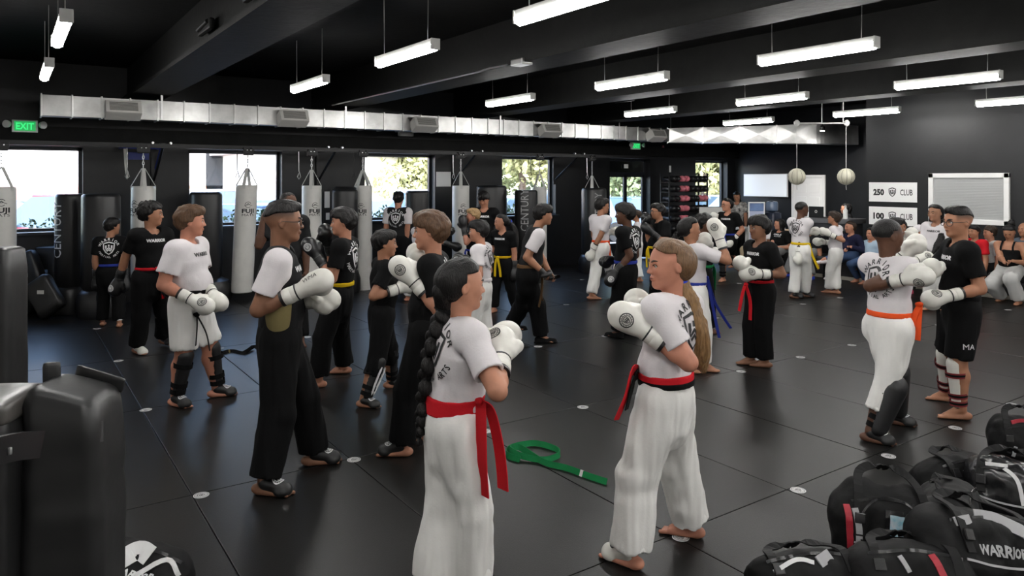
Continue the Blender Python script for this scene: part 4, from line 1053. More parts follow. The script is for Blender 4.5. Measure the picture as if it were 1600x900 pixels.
        if belt2:
            S = Solid(min(vx, .011)); S.add(cap(pel + UP * .0, waist + UP * .03 * h, .077 * h * wv + .019 * h * loose, .069 * h * wv + .021 * h * loose, fr, 1.18), .02)
            S.add(ell(waist + fr * .02 * h * fat, (.07 * h * wv + .018 * h, .055 * h * wv * fat + .018 * h, .09 * h), (rr, fr, ax)), .03 * s); S.cut(UP, c0); S.cut(-UP, c0 - UP * beltw * s * .52)
            link('belt_stripe', np_mesh('belt_stripe', *S.mesh()), cloth(belt2), bo)
        S = Solid(.006 if near else .01); S.add(ell(kp + f * .006 * h, (.022 * s, .02 * s, .022 * s)), .01); S.add(cap(kp - rr * .02 * s, kp + rr * .02 * s + UP * .008, .014 * s), .01)
        link('knot', np_mesh('knot', *S.mesh()), cloth(belt), bo)
        if btl is None: btl = [None, None]
        for q, tl in enumerate(btl):
            sd = -1 if q == 0 else 1
            if tl is None: pts = [kp + f * .01, kp + f * .03 * s + rr * sd * .02 - UP * .06 * s, kp + f * .02 * s + rr * sd * .05 * s - UP * .2 * s, kp + f * .01 * s + rr * sd * .06 * s - UP * .34 * s]
            else: pts = [kp + f * .01] + [L(W(a_, b_, d + c_)) for a_, b_, c_ in tl]
            pts = smooth_path(pts, 5); wd = nrm(np.cross(nrm(pts[-1] - pts[0]), f)) * .9 + .3 * f
            mb_ = MB(); mb_.add(*ribbon(pts, beltw * s * .92, wd, .005)); mb_.build('belt_tail', cloth(belt2 if belt2 and q else belt), bo)
    # ---------------- gloves
    if gloves == 'mma':
        for sd in (-1, 1):
            w, fw = wri[sd], hdr[sd]; S = Solid(.008); S.add(cap(w - fw * .04 * s, w + fw * .01 * s, .034 * s), .01); S.add(ell(w + fw * .055 * s, (.05 * s, .05 * s, .036 * s), (fw, np.cross(fw, UP), UP)), .02)
            link('glove', np_mesh('glove', *S.mesh()), M_guard, root)
    elif gloves:
        for i, sd in enumerate((-1, 1)):
            bk = gback[i]; bk = (UP * .5 + r * sd * .5 + f * .35) if bk is None else RIGHT * bk[0] + FWD * bk[1] + UP * bk[2]
            fw = hdr[sd]; b2 = nrm(bk - fw * np.dot(bk, fw)); tv = np.cross(fw, b2); sg = 1 if np.dot(tv, -r * sd * .6 + UP * .7 + f * .3) > 0 else -1
            glove_parts(root, wri[sd] + fw * .012 * s, fw, b2, s * 1.04 * (1.12 if h < 1.6 else 1.), sg, gloves, min(vx, .011), d < 9.2, text=gtext[i])
    # ---------------- shoes, guards
    for i, sd in enumerate((-1, 1)):
        fo, fd = foot[sd], fdir[sd]; fs = np.cross(fd, UP); k, a_ = knee[sd], ank[sd]; dv = nrm(a_ - k); front = nrm(fd - dv * np.dot(fd, dv))
        if shoes:
            S = Solid(min(vx, .011)); S.add(ell(fo - fd * .015 * h + UP * .022 * h, (.03 * h, .035 * h, .028 * h), (fs, fd, UP)), .02)
            S.add(cap(fo + UP * .02 * h, fo + fd * .09 * h + UP * .014 * h, .027 * h, .021 * h, UP, 1.2), .03); S.add(cap(fo - fd * .03 * h + UP * .006, fo + fd * .095 * h + UP * .006, .026 * h, .024 * h, UP, 4.), .008)
            link('shoe', np_mesh('shoe', *S.mesh()), cloth(shoes), root)
        if guard and guard[i]:
            gk = guard[i]; gm_ = M_guardw if 'w' in gk else M_guard
            if 's' in gk:                                          # shin pad
                S = Solid(min(vx, .01)); off = .016 * h if legs != 'long' else ((.036 * h if hemf > .5 else .018 * h) if 'o' in gk else .03 * h)
                gw = (1.45 if hemf > .5 else 1.12) if 'o' in gk else 1.; S.add(cap(k + dv * .01 * h + front * off, a_ - dv * .03 * h + front * off * .8, .042 * h * gw, .031 * h * gw, front, 1.25), .01); S.sub(cap(k - dv * .02 * h - front * .008 * h, a_ + dv * .03 * h - front * .006 * h, .04 * h, .024 * h), .006)
                sg = link('shin_guard', np_mesh('shin_guard', *S.mesh()), gm_, root)
                for t in (.25, .7, .86):
                    p_ = k + (a_ - k) * t + front * .010 * h; mb_ = MB(); R = .044 * h - .015 * h * t
                    mb_.tube([p_ - dv * .012 * h, p_ + dv * .012 * h], R + .006 * h, 16, cap=False); st = mb_.build('guard_strap', mat('strap_red_black', (.16, .012, .015), rough=.7) if 'w' in gk else cloth('black'), sg, smooth=True)
                    if 'w' in gk:
                        m2 = MB(); m2.tube([p_ - dv * .005 * h, p_ + dv * .005 * h], R + .0065 * h, 16, cap=False); m2.build('strap_stripe', cloth('black'), st, smooth=True)
                if near and 'l' in gk:
                    for q in (-1, 1):
                        mb_ = MB(); mb_.tube(smooth_path([k + dv * (.03 + .19 * t) * h + front * ((.055 if 'o' in gk else .061) * h - .014 * h * t) + np.cross(dv, front) * q * (.022 - .02 * t + .01 * math.sin(3 * t)) * h for t in (0, .3, .6, .85)], 3), [.004] + [.011 * s] * 8 + [.004], 6); mb_.build('guard_flash', M_wprint, sg, smooth=True)
            if 'f' in gk:                                          # foot pad
                S = Solid(min(vx, .009)); S.add(cap(a_ + front * .006 * h - UP * .006 * h, fo + fd * .075 * h + UP * .022 * h, .026 * h, .024 * h), .02); S.add(ell(fo + fd * .068 * h + UP * .016 * h, (.033 * h, .03 * h, .02 * h), (fs, fd, UP)), .015)
                S.cut(-UP, np.array((0, 0, foot[sd][2] + .004)))
                P, Q = S.mesh(); fg = link('foot_guard', np_mesh('foot_guard', P, Q), gm_ if 'W' not in gk else M_guardw, root)
                if near:
                    bv2 = BVHTree.FromPolygons([Vector(p) for p in P], Q.tolist()); project(glove_print(), 'guard_emblem', M_wprint if gm_ is M_guard and 'W' not in gk else M_print, fg, bv2, fo + fd * .05 * h, fs, fd, .02 * h, .003, .25)
            if 'a' in gk:                                          # ankle band
                mb_ = MB(); p_ = k + (a_ - k) * .86; mb_.tube([p_ - dv * .018 * h, p_ + dv * .018 * h], .032 * h * (loose if legs == 'long' else 1) + .008 * h, 16, cap=False); mb_.build('ankle_band', M_wprint if 'w' in gk else cloth('black'), root, smooth=True)
    return dict(root=root, head=Hd, L=L, base=base, neck=neck, f=f, r=r, u=u, hand=wri, hdr=hdr)

def build_hair(root, style, hc, Hd, HX, u, s, vx, near, tails, L, d, neck, f, r, ax):
    if style is None: return
    hr, hf, hu = HX; hp = Hd(0, 0, 0); m = hair_m(hc); thick = {'buzz': .012, 'fade': .03, 'short': .045, 'bowl': .07, 'curly': .10, 'tied': .03, 'long': .05, 'afro': .1, 'messy': .07}[style]
    S = Solid(vx)
    S.add(ell(Hd(0, -.055, .13), ((.345 + thick * .8) * u, (.43 + thick * .8) * u, (.37 + thick) * u), HX), .01)
    if style not in ('fade', 'buzz'): S.add(cap(Hd(0, -.26, .05), Hd(0, -.30, -.14), (.2 + thick * .4) * u, .17 * u), .05 * s)
    if style in ('short', 'messy', 'bowl'):
        S.add(ell(Hd(0, .10, .37), ((.31 + thick * .5) * u, .30 * u, (.12 + thick * .3) * u), HX), .05 * s)
        if style != 'short': S.add(ell(Hd(0, .29, .24), (.27 * u, .12 * u, .12 * u), HX), .04 * s)
        for e in (-1, 1): S.add(ell(Hd(e * .30, -.02, .10), (.08 * u, .2 * u, .18 * u), HX), .04 * s)
    if style == 'tied': S.add(ell(Hd(0, -.25, .02), (.33 * u, .27 * u, .33 * u), HX), .04 * s); S.add(cap(Hd(-.2, .08, .37), Hd(.2, .08, .37), .09 * u), .06 * s)
    if style == 'fade': S.add(ell(Hd(0, .05, .40), (.27 * u, .36 * u, .12 * u), HX), .04 * s)
    if style == 'long':
        for e in (-1, 1): S.add(cap(Hd(e * .28, -.1, .1), Hd(e * .30, -.12, -.55), .12 * u, .10 * u), .05 * s)
        S.add(cap(Hd(0, -.3, 0), Hd(0, -.30, -.7), .24 * u, .2 * u), .06 * s)
    # hairline: keep what lies above the brow line, behind the temples, above the nape
    def keep(X, Y, Z):
        dx, dy, dz = (X - hp[0]) / u, (Y - hp[1]) / u, (Z - hp[2]) / u
        b = dx * hf[0] + dy * hf[1] + dz * hf[2]; c = dx * hu[0] + dy * hu[1] + dz * hu[2]; a = np.abs(dx * hr[0] + dy * hr[1] + dz * hr[2])
        fr = {'bowl': .12, 'messy': .17, 'short': .21, 'fade': .30, 'buzz': .30, 'tied': .30, 'long': .30, 'curly': .22, 'afro': .24}[style]
        fr = fr + (0. if style in ('bowl', 'messy') else a * -.25 + .04)
        top = fr - c                                             # above the fringe line
        back = b - {'fade': -.30, 'tied': .0}.get(style, -.06)  # behind the ears
        side = np.maximum(b - .13 + .35 * (.22 - c), {'fade': .24, 'buzz': .16}.get(style, -.02) - c)   # sideburn area over the ear
        nape = {'fade': .02, 'buzz': -.05, 'long': -3., 'tied': -.33}.get(style, -.30) - c
        if style == 'fade': return u * (.235 - .10 * (b < -.15) * (-.15 - b) / .3 - c + np.maximum(0, b - .28) * .6)
        if style == 'tied': return u * np.maximum(np.minimum(np.maximum(top, .06 + (b - .03) * .95 - c), np.maximum(b + .02, c * 0 + -1)), nape)
        if style == 'long': front = np.maximum(b - .08, -3 - c); return u * np.minimum(top, front)
        return u * np.maximum(np.minimum(np.minimum(top, back), side), nape)
    S.keep(keep)
    if style == 'curly' or style == 'afro':
        rn = np.random.RandomState(3)
        for k in range(70):
            a, b = rn.uniform(0, 6.28), rn.uniform(.0, 1.); S.add(ell(Hd(.37 * math.cos(a) * math.cos(b), -.1 + .42 * math.sin(a) * math.cos(b) * (1 if math.sin(a) < .6 else .8), .2 + .33 * math.sin(b)), (.085 * u,) * 3), .012)
    P, Q = S.mesh()
    if len(P) == 0: return
    N = vnormals(P, Q); amp = {'buzz': .002, 'fade': .004, 'tied': .004}.get(style, .011)
    q = (P - hp); loc = np.stack([q @ hr, q @ hf, q @ hu], 1)
    P = P + N * ((noise(loc, (55, 16, 16) if style not in ('curly', 'afro') else 40, 1) * amp + noise(loc, (110, 30, 30), 2) * amp * .5) * s)[:, None]
    h = link('hair', np_mesh('hair', P, Q), m, root)
    if False:
        S = Solid(vx); S.add(ell(Hd(0, -.055, .13), (.352 * u, .437 * u, .377 * u), HX), .01)
        def k2(X, Y, Z):
            dx, dy, dz = (X - hp[0]) / u, (Y - hp[1]) / u, (Z - hp[2]) / u; b = dx * hf[0] + dy * hf[1] + dz * hf[2]; c = dx * hu[0] + dy * hu[1] + dz * hu[2]
            return u * np.maximum(np.maximum(.10 - c, b - .22), -.5 - c)
        S.keep(k2); P, Q = S.mesh()
        if len(P): link('cropped_sides', np_mesh('cropped_sides', P, Q), mat('hair_fade', (.085, .05, .034), rough=.7), h)
    if style == 'bun' : pass
    if tails:
        kind, pts = tails[0], tails[1]
        W_ = [L(W(a, b, d + c)) for a, b, c, _ in pts]; R = [q_[3] for q_ in pts]; sp = smooth_path(W_, 7); rs = np.interp(np.linspace(0, 1, len(sp)), np.linspace(0, 1, len(R)), R)
        S = Solid(vx * .9)
        S.add(cap(Hd(0, -.36, -.12), sp[0], rs[0] * 1.3, rs[0]), .01) if kind != 'bun' else None
        if kind == 'braid':
            acc = 0; k = 0; last = sp[0]; side = nrm(np.cross(sp[-1] - sp[0], f)) ; dep = f
            for p, q_ in zip(sp, rs):
                t = math.sin(acc * 2 * math.pi / .055); 
                acc += np.linalg.norm(p - last); last = p
                if k == 0 or acc > q_ * .75:
                    e = 1 if k % 2 else -1; S.add(ell(p + side * e * q_ * .42, (q_ * .62, q_ * .9, q_ * 1.0), (nrm(side + UP * .5 * e), f, nrm(UP - side * .5 * e))), .003); acc = 0; k += 1
        else:
            for i in range(len(sp) - 1): S.add(cap(sp[i], sp[i + 1], rs[i], rs[i + 1]), .008)
        P, Q = S.mesh(); N = vnormals(P, Q)
        P = P + N * ((noise(P, (70, 70, 7), 1) * .007 + noise(P, (140, 140, 10), 2) * .004) * (1 if kind != 'braid' else .5))[:, None]
        link('braid' if kind == 'braid' else ('bun' if kind == 'bun' else 'ponytail'), np_mesh('tail', P, Q), hair_m(tails[2] if len(tails) > 2 else hc), h)
        tie = MB(); dv = nrm(sp[1] - sp[0]); tie.tube([sp[0] - dv * .008, sp[0] + dv * .02], rs[0] * 1.15, 12); tie.build('hair_tie', cloth('royal' if kind == 'pony' else 'black'), h)
# ------------------------------------------------------------------ the people, near to far
person('girl with a black braid, white T-shirt and wide red belt, foremost on the left', 3.45, 705, 405, face=72, hy=72, feet=[(676, 935), (740, 930)], nx=722, hx=722, hands=[(772, 536, .2), (783, 548, -.02)], el=(None, (.6, -.4, -.8)), gback=(None, (-.3, -.8, .4)),
       sk='fair', hair='tied', hc='black', shirt='white', pants='offwhite', belt='red', gloves='white', back=True, prt='b', beltw=.085, tails=('braid', [(696, 482, -.0, .044), (680, 520, -.02, .044), (668, 570, -.03, .042), (660, 630, -.03, .036), (655, 690, -.02, .02)]),
       btail=('at', 748, 628, -.13, [(752, 680, -.15), (753, 730, -.15), (756, 775, -.14)], [(766, 642, -.14), (778, 690, -.14), (784, 735, -.14), (786, 765, -.14)]), loose=1.15)
person('girl with a long light brown ponytail, white T-shirt and white trousers, foremost in the middle', 3.75, 1040, 375, face=-61, hy=-110, feet=[(985, 885), (1080, 838)], nx=1052, hx=1046, hands=[(988, 503, -.14), (1006, 486, .12)], el=((-.1, -.3, -1.), None), gback=((-.5, -.6, .4), None),
       sk='pale', hair='tied', hc='lbrown', shirt='white', pants='offwhite', belt='red', belt2='black', beltw=.062, gloves='white', back=True, prt='b', tails=('pony', [(1064, 436, .0, .028), (1074, 470, .0, .05), (1086, 515, .0, .066), (1094, 552, .0, .05), (1098, 580, .0, .015)], 'gold'),
       btail=[[(988, 580, -.12), (978, 620, -.12), (963, 656, -.12)], [(992, 590, -.1), (984, 620, -.1), (979, 640, -.1)]], fy=(-60, -80), guard=('Wfa', 'a'), loose=1.15)
person('tall teenager with glasses, white sleeves and black trousers holding white gloves at his chest', 4.75, 437, 315, face=93, hy=90, feet=[(490, 726), (413, 772)], nx=437, hx=444, hands=[(500, 470, .02), (488, 446, -.2)], el=(None, (-.9, -.1, -.55)), fy=(95, 118), gback=(None, (0, -.7, .7)),
       sk='brown', hair='fade', hc='black', shirt='char', sleeve='white', side_panel='gold', pants='black', gloves='white', print_='WARRIOR', glasses=True, gtext=(None, 'WMA'), guard=('f', 'f'), child=False, hs=1.02, loose=1.05)
person('boy with a brown fringe facing left in a black T-shirt, raising white gloves', 5.18, 668, 332, face=-80, hy=-85, feet=[(628, 712), (655, 688)], nx=678, hx=672, hands=[(634, 426, -.2), (655, 408, .1)], el=((.7, -.1, -.7), None), fy=(-80, -80),
       sk='fair', hair='bowl', hc='brown', pants='black', gloves='white', guard=('f', 'f'), back=True)
person('stocky boy in white with orange belt and black shin guards, seen from behind', 5.5, 1388, 342, face=42, hy=55, feet=[(1395, 662), (1360, 690)], nx=1388, hx=1388, hands=[(1424, 388, .25), (1431, 433, -.30)], el=(None, (-.7, -.5, -.6)), fy=(95, 100),
       sk='dark', hair='buzz', hc='black', shirt='white', pants='offwhite', belt='orange', gloves='white', back=True, prt='b', fat=1.09, hemf=.58, guard=('sfo', 'sfo'), gback=(None, (.5, -.8, .2)), btail=('at', 1436, 476, -.12, [(1436, 500, -.14), (1434, 532, -.14)], [(1430, 490, -.13), (1426, 510, -.12)]), legs='long', loose=.95)
person('youth with glasses in black T-shirt and black shorts, white gloves and white shin guards', 6.02, 1502, 323, face=-108, hy=-128, feet=[(1502, 655), (1482, 627)], nx=1500, hx=1496, hands=[(1466, 466, -.22), (1456, 420, -.05)], el=((.9, -.1, -.6), (-.3, .5, -.8)), fy=(-105, -95),
       sk='tan', hair='fade', hc='black', pants='black', legs='kneelong', gloves='white', print_='WARRIOR', glasses=True, guard=('sw', 'sw'), child=False, hs=1.03, belt='black', btail=('at', 1468, 480, -.1, [(1466, 510, -.12), (1464, 542, -.12)]), loose=1.1, hem=.06, pprint=[('MA', 1492, 534, .045, 0)])
person('fair-haired boy in white T-shirt and white shorts with black shin guards, head turned right', 6.37, 296, 322, face=118, hy=88, feet=[(338, 620), (274, 634)], nx=292, hx=298, hands=[(338, 468, -.12), (312, 474, -.26)], el=(None, (-1., -.2, -.5)), fy=(95, 140),
       sk='pale', hair='short', hc='brown', shirt='white', pants='offwhite', legs='kneelong', belt='black', gloves='white', print_='WARRIOR', prt='b', fat=1.22, guard=('sf', 'sf'), gback=(None, (.2, -.7, .6)), btail=('at', 306, 492, -.14, [(308, 510, -.16), (306, 540, -.16)], [(322, 520, -.15), (328, 548, -.15)]), pprint=[('WARRIOR', 264, 508, .05, -math.pi / 2)])
person('small boy in black facing right, white shin guard flash, trading punches with the fringed boy', 6.46, 596, 360, face=78, hy=88, feet=[(610, 606), (568, 636)], nx=600, hx=602, hands=[(652, 440, .2), (634, 448, -.1)], el=(None, (-.25, -.35, -1.)), fy=(90, 115),
       sk='tan', hair='short', hc='black', pants='black', legs='long', gloves='white', print_='WARRIOR', guard=('sfo', 'slfo'), hemf=.42, loose=.95)
person('boy with yellow belt facing left and raising black gloves before his face', 7.0, 530, 326, face=-72, hy=-88, feet=[(498, 605), (538, 583)], nx=540, hx=536, hands=[(489, 390, -.15), (510, 370, .1)], el=((.5, -.2, -1.), None), fy=(-80, -80),
       sk='fair', hair='messy', hc='black', pants='black', belt='yellow', gloves='black', back=True, gback=((-.2, -.9, .3), None), btail=[[(516, 470, -.1), (513, 500, -.1)], [(518, 475, -.08), (520, 492, -.08)]])
person('child in white with blue belt, seen from behind, raising a white glove to the right', 7.5, 1083, 340, face=58, hy=72, feet=[(1072, 584), (1100, 580)], nx=1082, hx=1078, hands=[(1098, 384, .12), (1120, 362, -.1)], el=(None, (.4, -.3, -1.)), fy=(70, 95),
       sk='tan', hair='tied', hc='black', shirt='white', pants='offwhite', belt='blue', gloves='white', gback=(None, (-.2, -1, .0)), tails=('bun', [(1058, 366, .0, .03), (1052, 376, -.0, .03)]), btail=('at', 1104, 434, -.05, [(1110, 460, -.06), (1118, 500, -.06), (1124, 528, -.06)], [(1116, 470, -.05), (1130, 495, -.05), (1142, 513, -.05)]))
person('girl in black with red belt and white gloves at her waist, right of centre', 7.63, 1189, 338, face=-128, hy=-122, feet=[(1196, 574), (1174, 570)], nx=1188, hx=1186, hands=[(1176, 428, -.22), (1160, 414, -.16)], el=((1., 0, -.5), None), fy=(-90, -100),
       sk='brown', hair='bowl', hc='black', pants='black', belt='red', gloves='white', print_='WARRIOR', gback=((-.1, -.8, .5), None), btail=('at', 1166, 444, -.2, [(1160, 460, -.21), (1155, 486, -.21)], [(1172, 470, -.21), (1172, 500, -.21)]))
person('small boy in white facing left with a back emblem, behind the braided girl', 8.0, 752, 345, face=-72, hy=-85, feet=[(738, 560), (764, 556)], hands=[(722, 412, -.05), (726, 408, .15)], sk='fair', hair='messy', hc='black', shirt='white', pants='offwhite', gloves='black', back=True, prt='b', belt='white')
person('youth in black with red belt, head turned right, black glove hanging at the far left', 8.1, 234, 316, face=150, hy=98, feet=[(256, 540), (214, 552)], nx=236, hx=237, hands=[(266, 448, .0), (182, 450, .0)], el=((.4, .3, -.8), (-.7, .4, -.3)), sk='tan', hair='curly', hc='black', pants='black', belt='red', gloves='black', print_='WARRIOR', guard=('f', 'Wf'), btail=[None])
person('instructor with white sleeves, brown belt and black trousers, leaning forward in profile', 8.5, 824, 320, face=78, hy=84, feet=[(846, 536), (796, 528)], nx=838, hx=849, hands=[(866, 440, .05), (856, 432, -.15)], el=((-.8, 0, -.6), (-.8, -.1, -.6)), sk='tan', hair='bowl', hc='black', shirt='char', sleeve='white', pants='black', belt='brownbelt', gloves='mma', print_='WARRIOR', shoes='black', child=False, btail=[[(847, 450, -.05), (842, 480, -.05)], [(846, 460, 0), (848, 470, 0)]], fy=(85, 75), loose=1.1)
person('dark-skinned man raising a fist behind the tall teenager', 8.7, 448, 300, face=170, hy=150, feet=[(470, 540), (430, 540)], hands=[(480, 440, 0), (411, 340, -.25)], el=(None, (-.1, .1, -1)), sk='dark', hair='buzz', hc='black', shirt='char', pants='black', child=False)
person('boy in black with blue belt and hanging black gloves, facing left at the centre', 8.9, 978, 318, face=-62, hy=-86, feet=[(966, 528), (988, 524)], nx=982, hx=976, hands=[(957, 432, -.1), (952, 408, .2)], el=((.6, 0, -.8), None), sk='dark', hair='bowl', hc='black', pants='black', belt='blue', gloves='black', back=True, gback=((-.3, -1, 0), None), shoes='black', btail=[None])
person('child with glasses in black with a green belt behind the child in white', 9.2, 1097, 335, face=70, hy=95, hands=[(1118, 400, .1), (1112, 396, -.1)], feet=[(1090, 520), (1108, 522)], sk='dark', hair='curly', hc='black', pants='black', belt='green', gloves='white', glasses=True)
person('black-haired child in white half hidden behind the stocky boy, white glove raised', 9.0, 1396, 341, face=85, hy=85, hands=[(1420, 370, .1), (1441, 404, -.1)], feet=[(1385, 528), (1405, 528)], sk='tan', hair='short', hc='black', shirt='white', pants='offwhite', gloves='white')
person('small boy seen from behind with a white back emblem and blue belt at far left', 9.65, 172, 341, face=8, hy=62, feet=[(160, 509), (186, 511)], hands=[(152, 440, 0), (194, 440, 0)], sk='tan', hair='short', hc='black', pants='black', belt='blue', gloves='black', back=True, guard=('wa', 'wa'))
person('girl in black with yellow belt, smiling to the left, black gloves lowered', 10.7, 786, 335, face=-145, hy=-105, feet=[(806, 486), (772, 488)], hands=[(804, 432, -.05), (764, 412, .1)], sk='fair', hair='tied', hc='black', pants='black', belt='yellow', gloves='black', print_='WARRIOR', tails=('pony', [(796, 346, .08, .035), (804, 362, .1, .05), (806, 382, .1, .04), (806, 398, .1, .015)]))
person('smiling girl in white long sleeves with a black ponytail, behind the youth in glasses', 10.8, 1464, 320, face=-150, hy=-140, feet=[(1474, 484), (1452, 484)], hands=[(1462, 412, -.2), (1442, 400, -.15)], sk='mid', hair='tied', hc='black', shirt='white', pants='offwhite', gloves='white', longsleeve=True, print_='WARRIOR', prt='b', tails=('pony', [(1474, 350, .05, .04), (1472, 368, -.12, .05), (1464, 385, -.16, .045), (1456, 398, -.16, .015)]))
person('boy with glasses in black with yellow belt and black gloves, before the glass door', 11.3, 1031, 318, face=-118, hy=-108, feet=[(1022, 474), (1042, 478)], hands=[(1014, 360, -.2), (1010, 346, -.05)], sk='tan', hair='short', hc='black', pants='black', belt='yellow', gloves='black', glasses=True, fat=1.25, guard=('sf', 'sf'))
person('blond boy in black with a blue belt raising black gloves by the white punching bag', 11.4, 742, 326, face=-105, hy=-95, feet=[(735, 474), (750, 476)], hands=[(724, 350, -.1), (730, 345, .1)], sk='pale', hair='short', hc='blond', pants='black', belt='blue', gloves='black')
person('blond child in white throwing black gloves to the right, behind the fringed boy', 11.7, 655, 333, face=62, hy=75, feet=[(637, 470), (668, 466)], hands=[(712, 362, .1), (713, 386, -.1)], sk='pale', hair='short', hc='blond', shirt='white', pants='offwhite', belt='red', gloves='black')
person('boy in white with yellow belt hanging down, seen from behind before the bench', 11.9, 1250, 315, face=38, hy=62, feet=[(1240, 466), (1258, 464)], hands=[(1270, 362, .25), (1247, 402, -.1)], el=(None, (-.2, .2, -.4)), sk='dark', hair='buzz', hc='black', shirt='white', pants='offwhite', belt='yellow', gloves='white', back=True, prt='b', guard=('f', 'f'), btail=('at', 1264, 382, -.1, [(1270, 400, -.12), (1279, 420, -.12)], [(1266, 392, -.1), (1268, 400, -.1)]), fy=(80, 90))
person('boy in white with orange-red belt, one glove up, by the lettered stand-up bag', 12.0, 938, 310, face=48, hy=72, feet=[(924, 468), (958, 458)], hands=[(958, 362, .15), (918, 408, -.05)], sk='tan', hair='short', hc='black', shirt='white', pants='offwhite', belt='orange', gloves='white', btail=('at', 950, 378, -.1, [(953, 395, -.12), (954, 412, -.12)]), fy=(80, 90))
person('dark-haired man in a black T-shirt looking down behind the blond boy', 12.4, 757, 300, face=-165, hy=-160, nod=25, feet=[(768, 460), (746, 460)], sk='fair', hair='bowl', hc='black', pants='black', print_='WARRIOR', child=False, hands=[(776, 385, 0), (738, 385, 0)])
person('little boy in white facing left and up before the bench, white gloves out', 12.4, 1306, 331, face=-72, hy=-78, nod=-12, feet=[(1296, 458), (1308, 459)], hands=[(1291, 364, -.15), (1282, 378, .1)], nx=1306, sk='tan', hair='bowl', hc='dbrown', shirt='white', pants='offwhite', gloves='white')
person('man seen from behind in a black and white top at the tree window', 12.7, 622, 300, face=20, hy=10, feet=[(610, 455), (634, 455)], hands=[(604, 395, .1), (632, 400, .0)], sk='fair', hair='short', hc='black', shirt='char', sleeve='white', pants='black', back=True, child=False)
person('girl with glasses in black with blue belt, a white glove raised by the desk', 13.9, 1138, 310, face=-150, hy=-125, feet=[(1146, 432), (1130, 440)], hands=[(1142, 378, -.1), (1116, 340, 0)], el=(None, (-.6, 0, -.8)), sk='fair', hair='tied', hc='black', pants='black', legs='kneelong', belt='blue', gloves='white', print_='WARRIOR', glasses=True, guard=('s', 's'))
person('little boy in white by the glass door, facing left', 14.0, 996, 328, face=-90, feet=[(990, 438), (1000, 440)], sk='tan', hair='short', hc='dbrown', shirt='white', pants='offwhite')
# seated along the bench
SB = .40
def bench_d(px, x=13.30): return x / (S_ * (px - 800) / F + C_)
def seated(lab, px, top, **k):
    k.setdefault('feet', None); k.setdefault('h', 1.6); k.setdefault('face', -105)
    return person(lab, bench_d(px, k.pop('bx', 13.30)), px, top, sit=SB, child=False, **k)
M_pat = mat('patterned_cloth', (.02, .02, .02), rough=.8, var=.5, vscale=14, col2=(.6, .58, .55))
seated('curly-haired adult in white with khaki trousers seated behind the girl in black', 1192, 336, sk='tan', hair='curly', hc='dbrown', shirt='white', pants='khaki', face=-130)
seated('woman with long black hair and a black GIRLS T-shirt seated on the bench', 1220, 342, sk='fair', hair='long', hc='black', pants='grey', print_='GIRLS', face=-140, hy=-105, hands=[(1214, 386, -.2), (1204, 386, -.25)])
seated('person in grey trousers and blue shoes seated behind the boy with yellow belt', 1266, 348, sk='tan', hair='short', hc='black', shirt='char', pants='grey', shoes='royal', face=-150, feet=[(1268, 437), (1230, 432)])
seated('woman in navy top and jeans seated with legs crossed', 1331, 346, sk='fair', hair='tied', hc='dbrown', shirt='navy', longsleeve=True, pants='jeans', shoes='white', face=-130, hy=-120, legs='tight', hands=[(1330, 386, -.25), (1320, 390, -.3)], feet=[(1282, 412, 13.6), (1300, 436)])
seated('person in light blue shirt and jeans with bare feet seated behind the stocky boy', 1364, 356, sk='fair', hair='tied', hc='black', shirt='lblue', pants='jeans', legs='tight', face=-135, feet=[(1352, 444), (1340, 441)])
seated('woman with a dark patterned headband and white top seated behind the gloves', 1410, 345, bx=13.5, sk='fair', hair='tied', hc='black', shirt='white', pants='grey', face=-150, nod=20, hs=.95)
seated('bearded man in white cap and white T-shirt seated on the bench', 1437, 352, bx=13.1, sk='tan', hair=None, shirt='white', pants='char', face=-150, cap_='white', shoes='pink', nod=10, h=1.68)
seated('person in red shirt seated half hidden behind the youth in glasses', 1524, 352, bx=13.2, h=1.5, sk='tan', hair='short', hc='black', shirt='red', pants='black', face=-140)
seated('curly-haired person in white shirt seated between the red shirt and the woman with a bun', 1549, 354, bx=13.45, h=1.5, sk='fair', hair='curly', hc='dbrown', shirt='lgrey', pants='char', face=-120)
seated('woman with a bun in black top and pale grey trousers looking at her phone', 1578, 352, bx=13.15, sk='tan', hair='tied', hc='black', shirt='tank', pants='lgrey', face=-160, hy=-165, nod=30, loose=1.15, fat=1.15, hands=[(1583, 408, -.3), (1570, 410, -.3)], feet=[(1592, 476), (1564, 470)], tails=('bun', [(1580, 352, .05, .05), (1581, 347, .05, .045)]))
person('bald man in blue-grey shirt behind the woman with a bun', 12.05, 1603, 348, sit=.5, h=1.6, child=False, sk='tan', hair=None, shirt='bluegrey', pants='char', face=-140)
# behind the desks
person('woman with long black hair and patterned top seated at the white desk', 18.0, 1152, 300, sit=.55, h=1.6, child=False, sk='tan', hair='long', hc='black', shirt='char', pants='black', face=-165, nod=25, fabric=M_pat)
person('woman with long black hair standing behind the reception counter, turned left', 15.9, 1324, 318, sit=.75, h=1.6, child=False, sk='fair', hair='long', hc='black', shirt='black', pants='black', face=-95, hy=-90, feet=[(1318, 420), (1326, 420)])
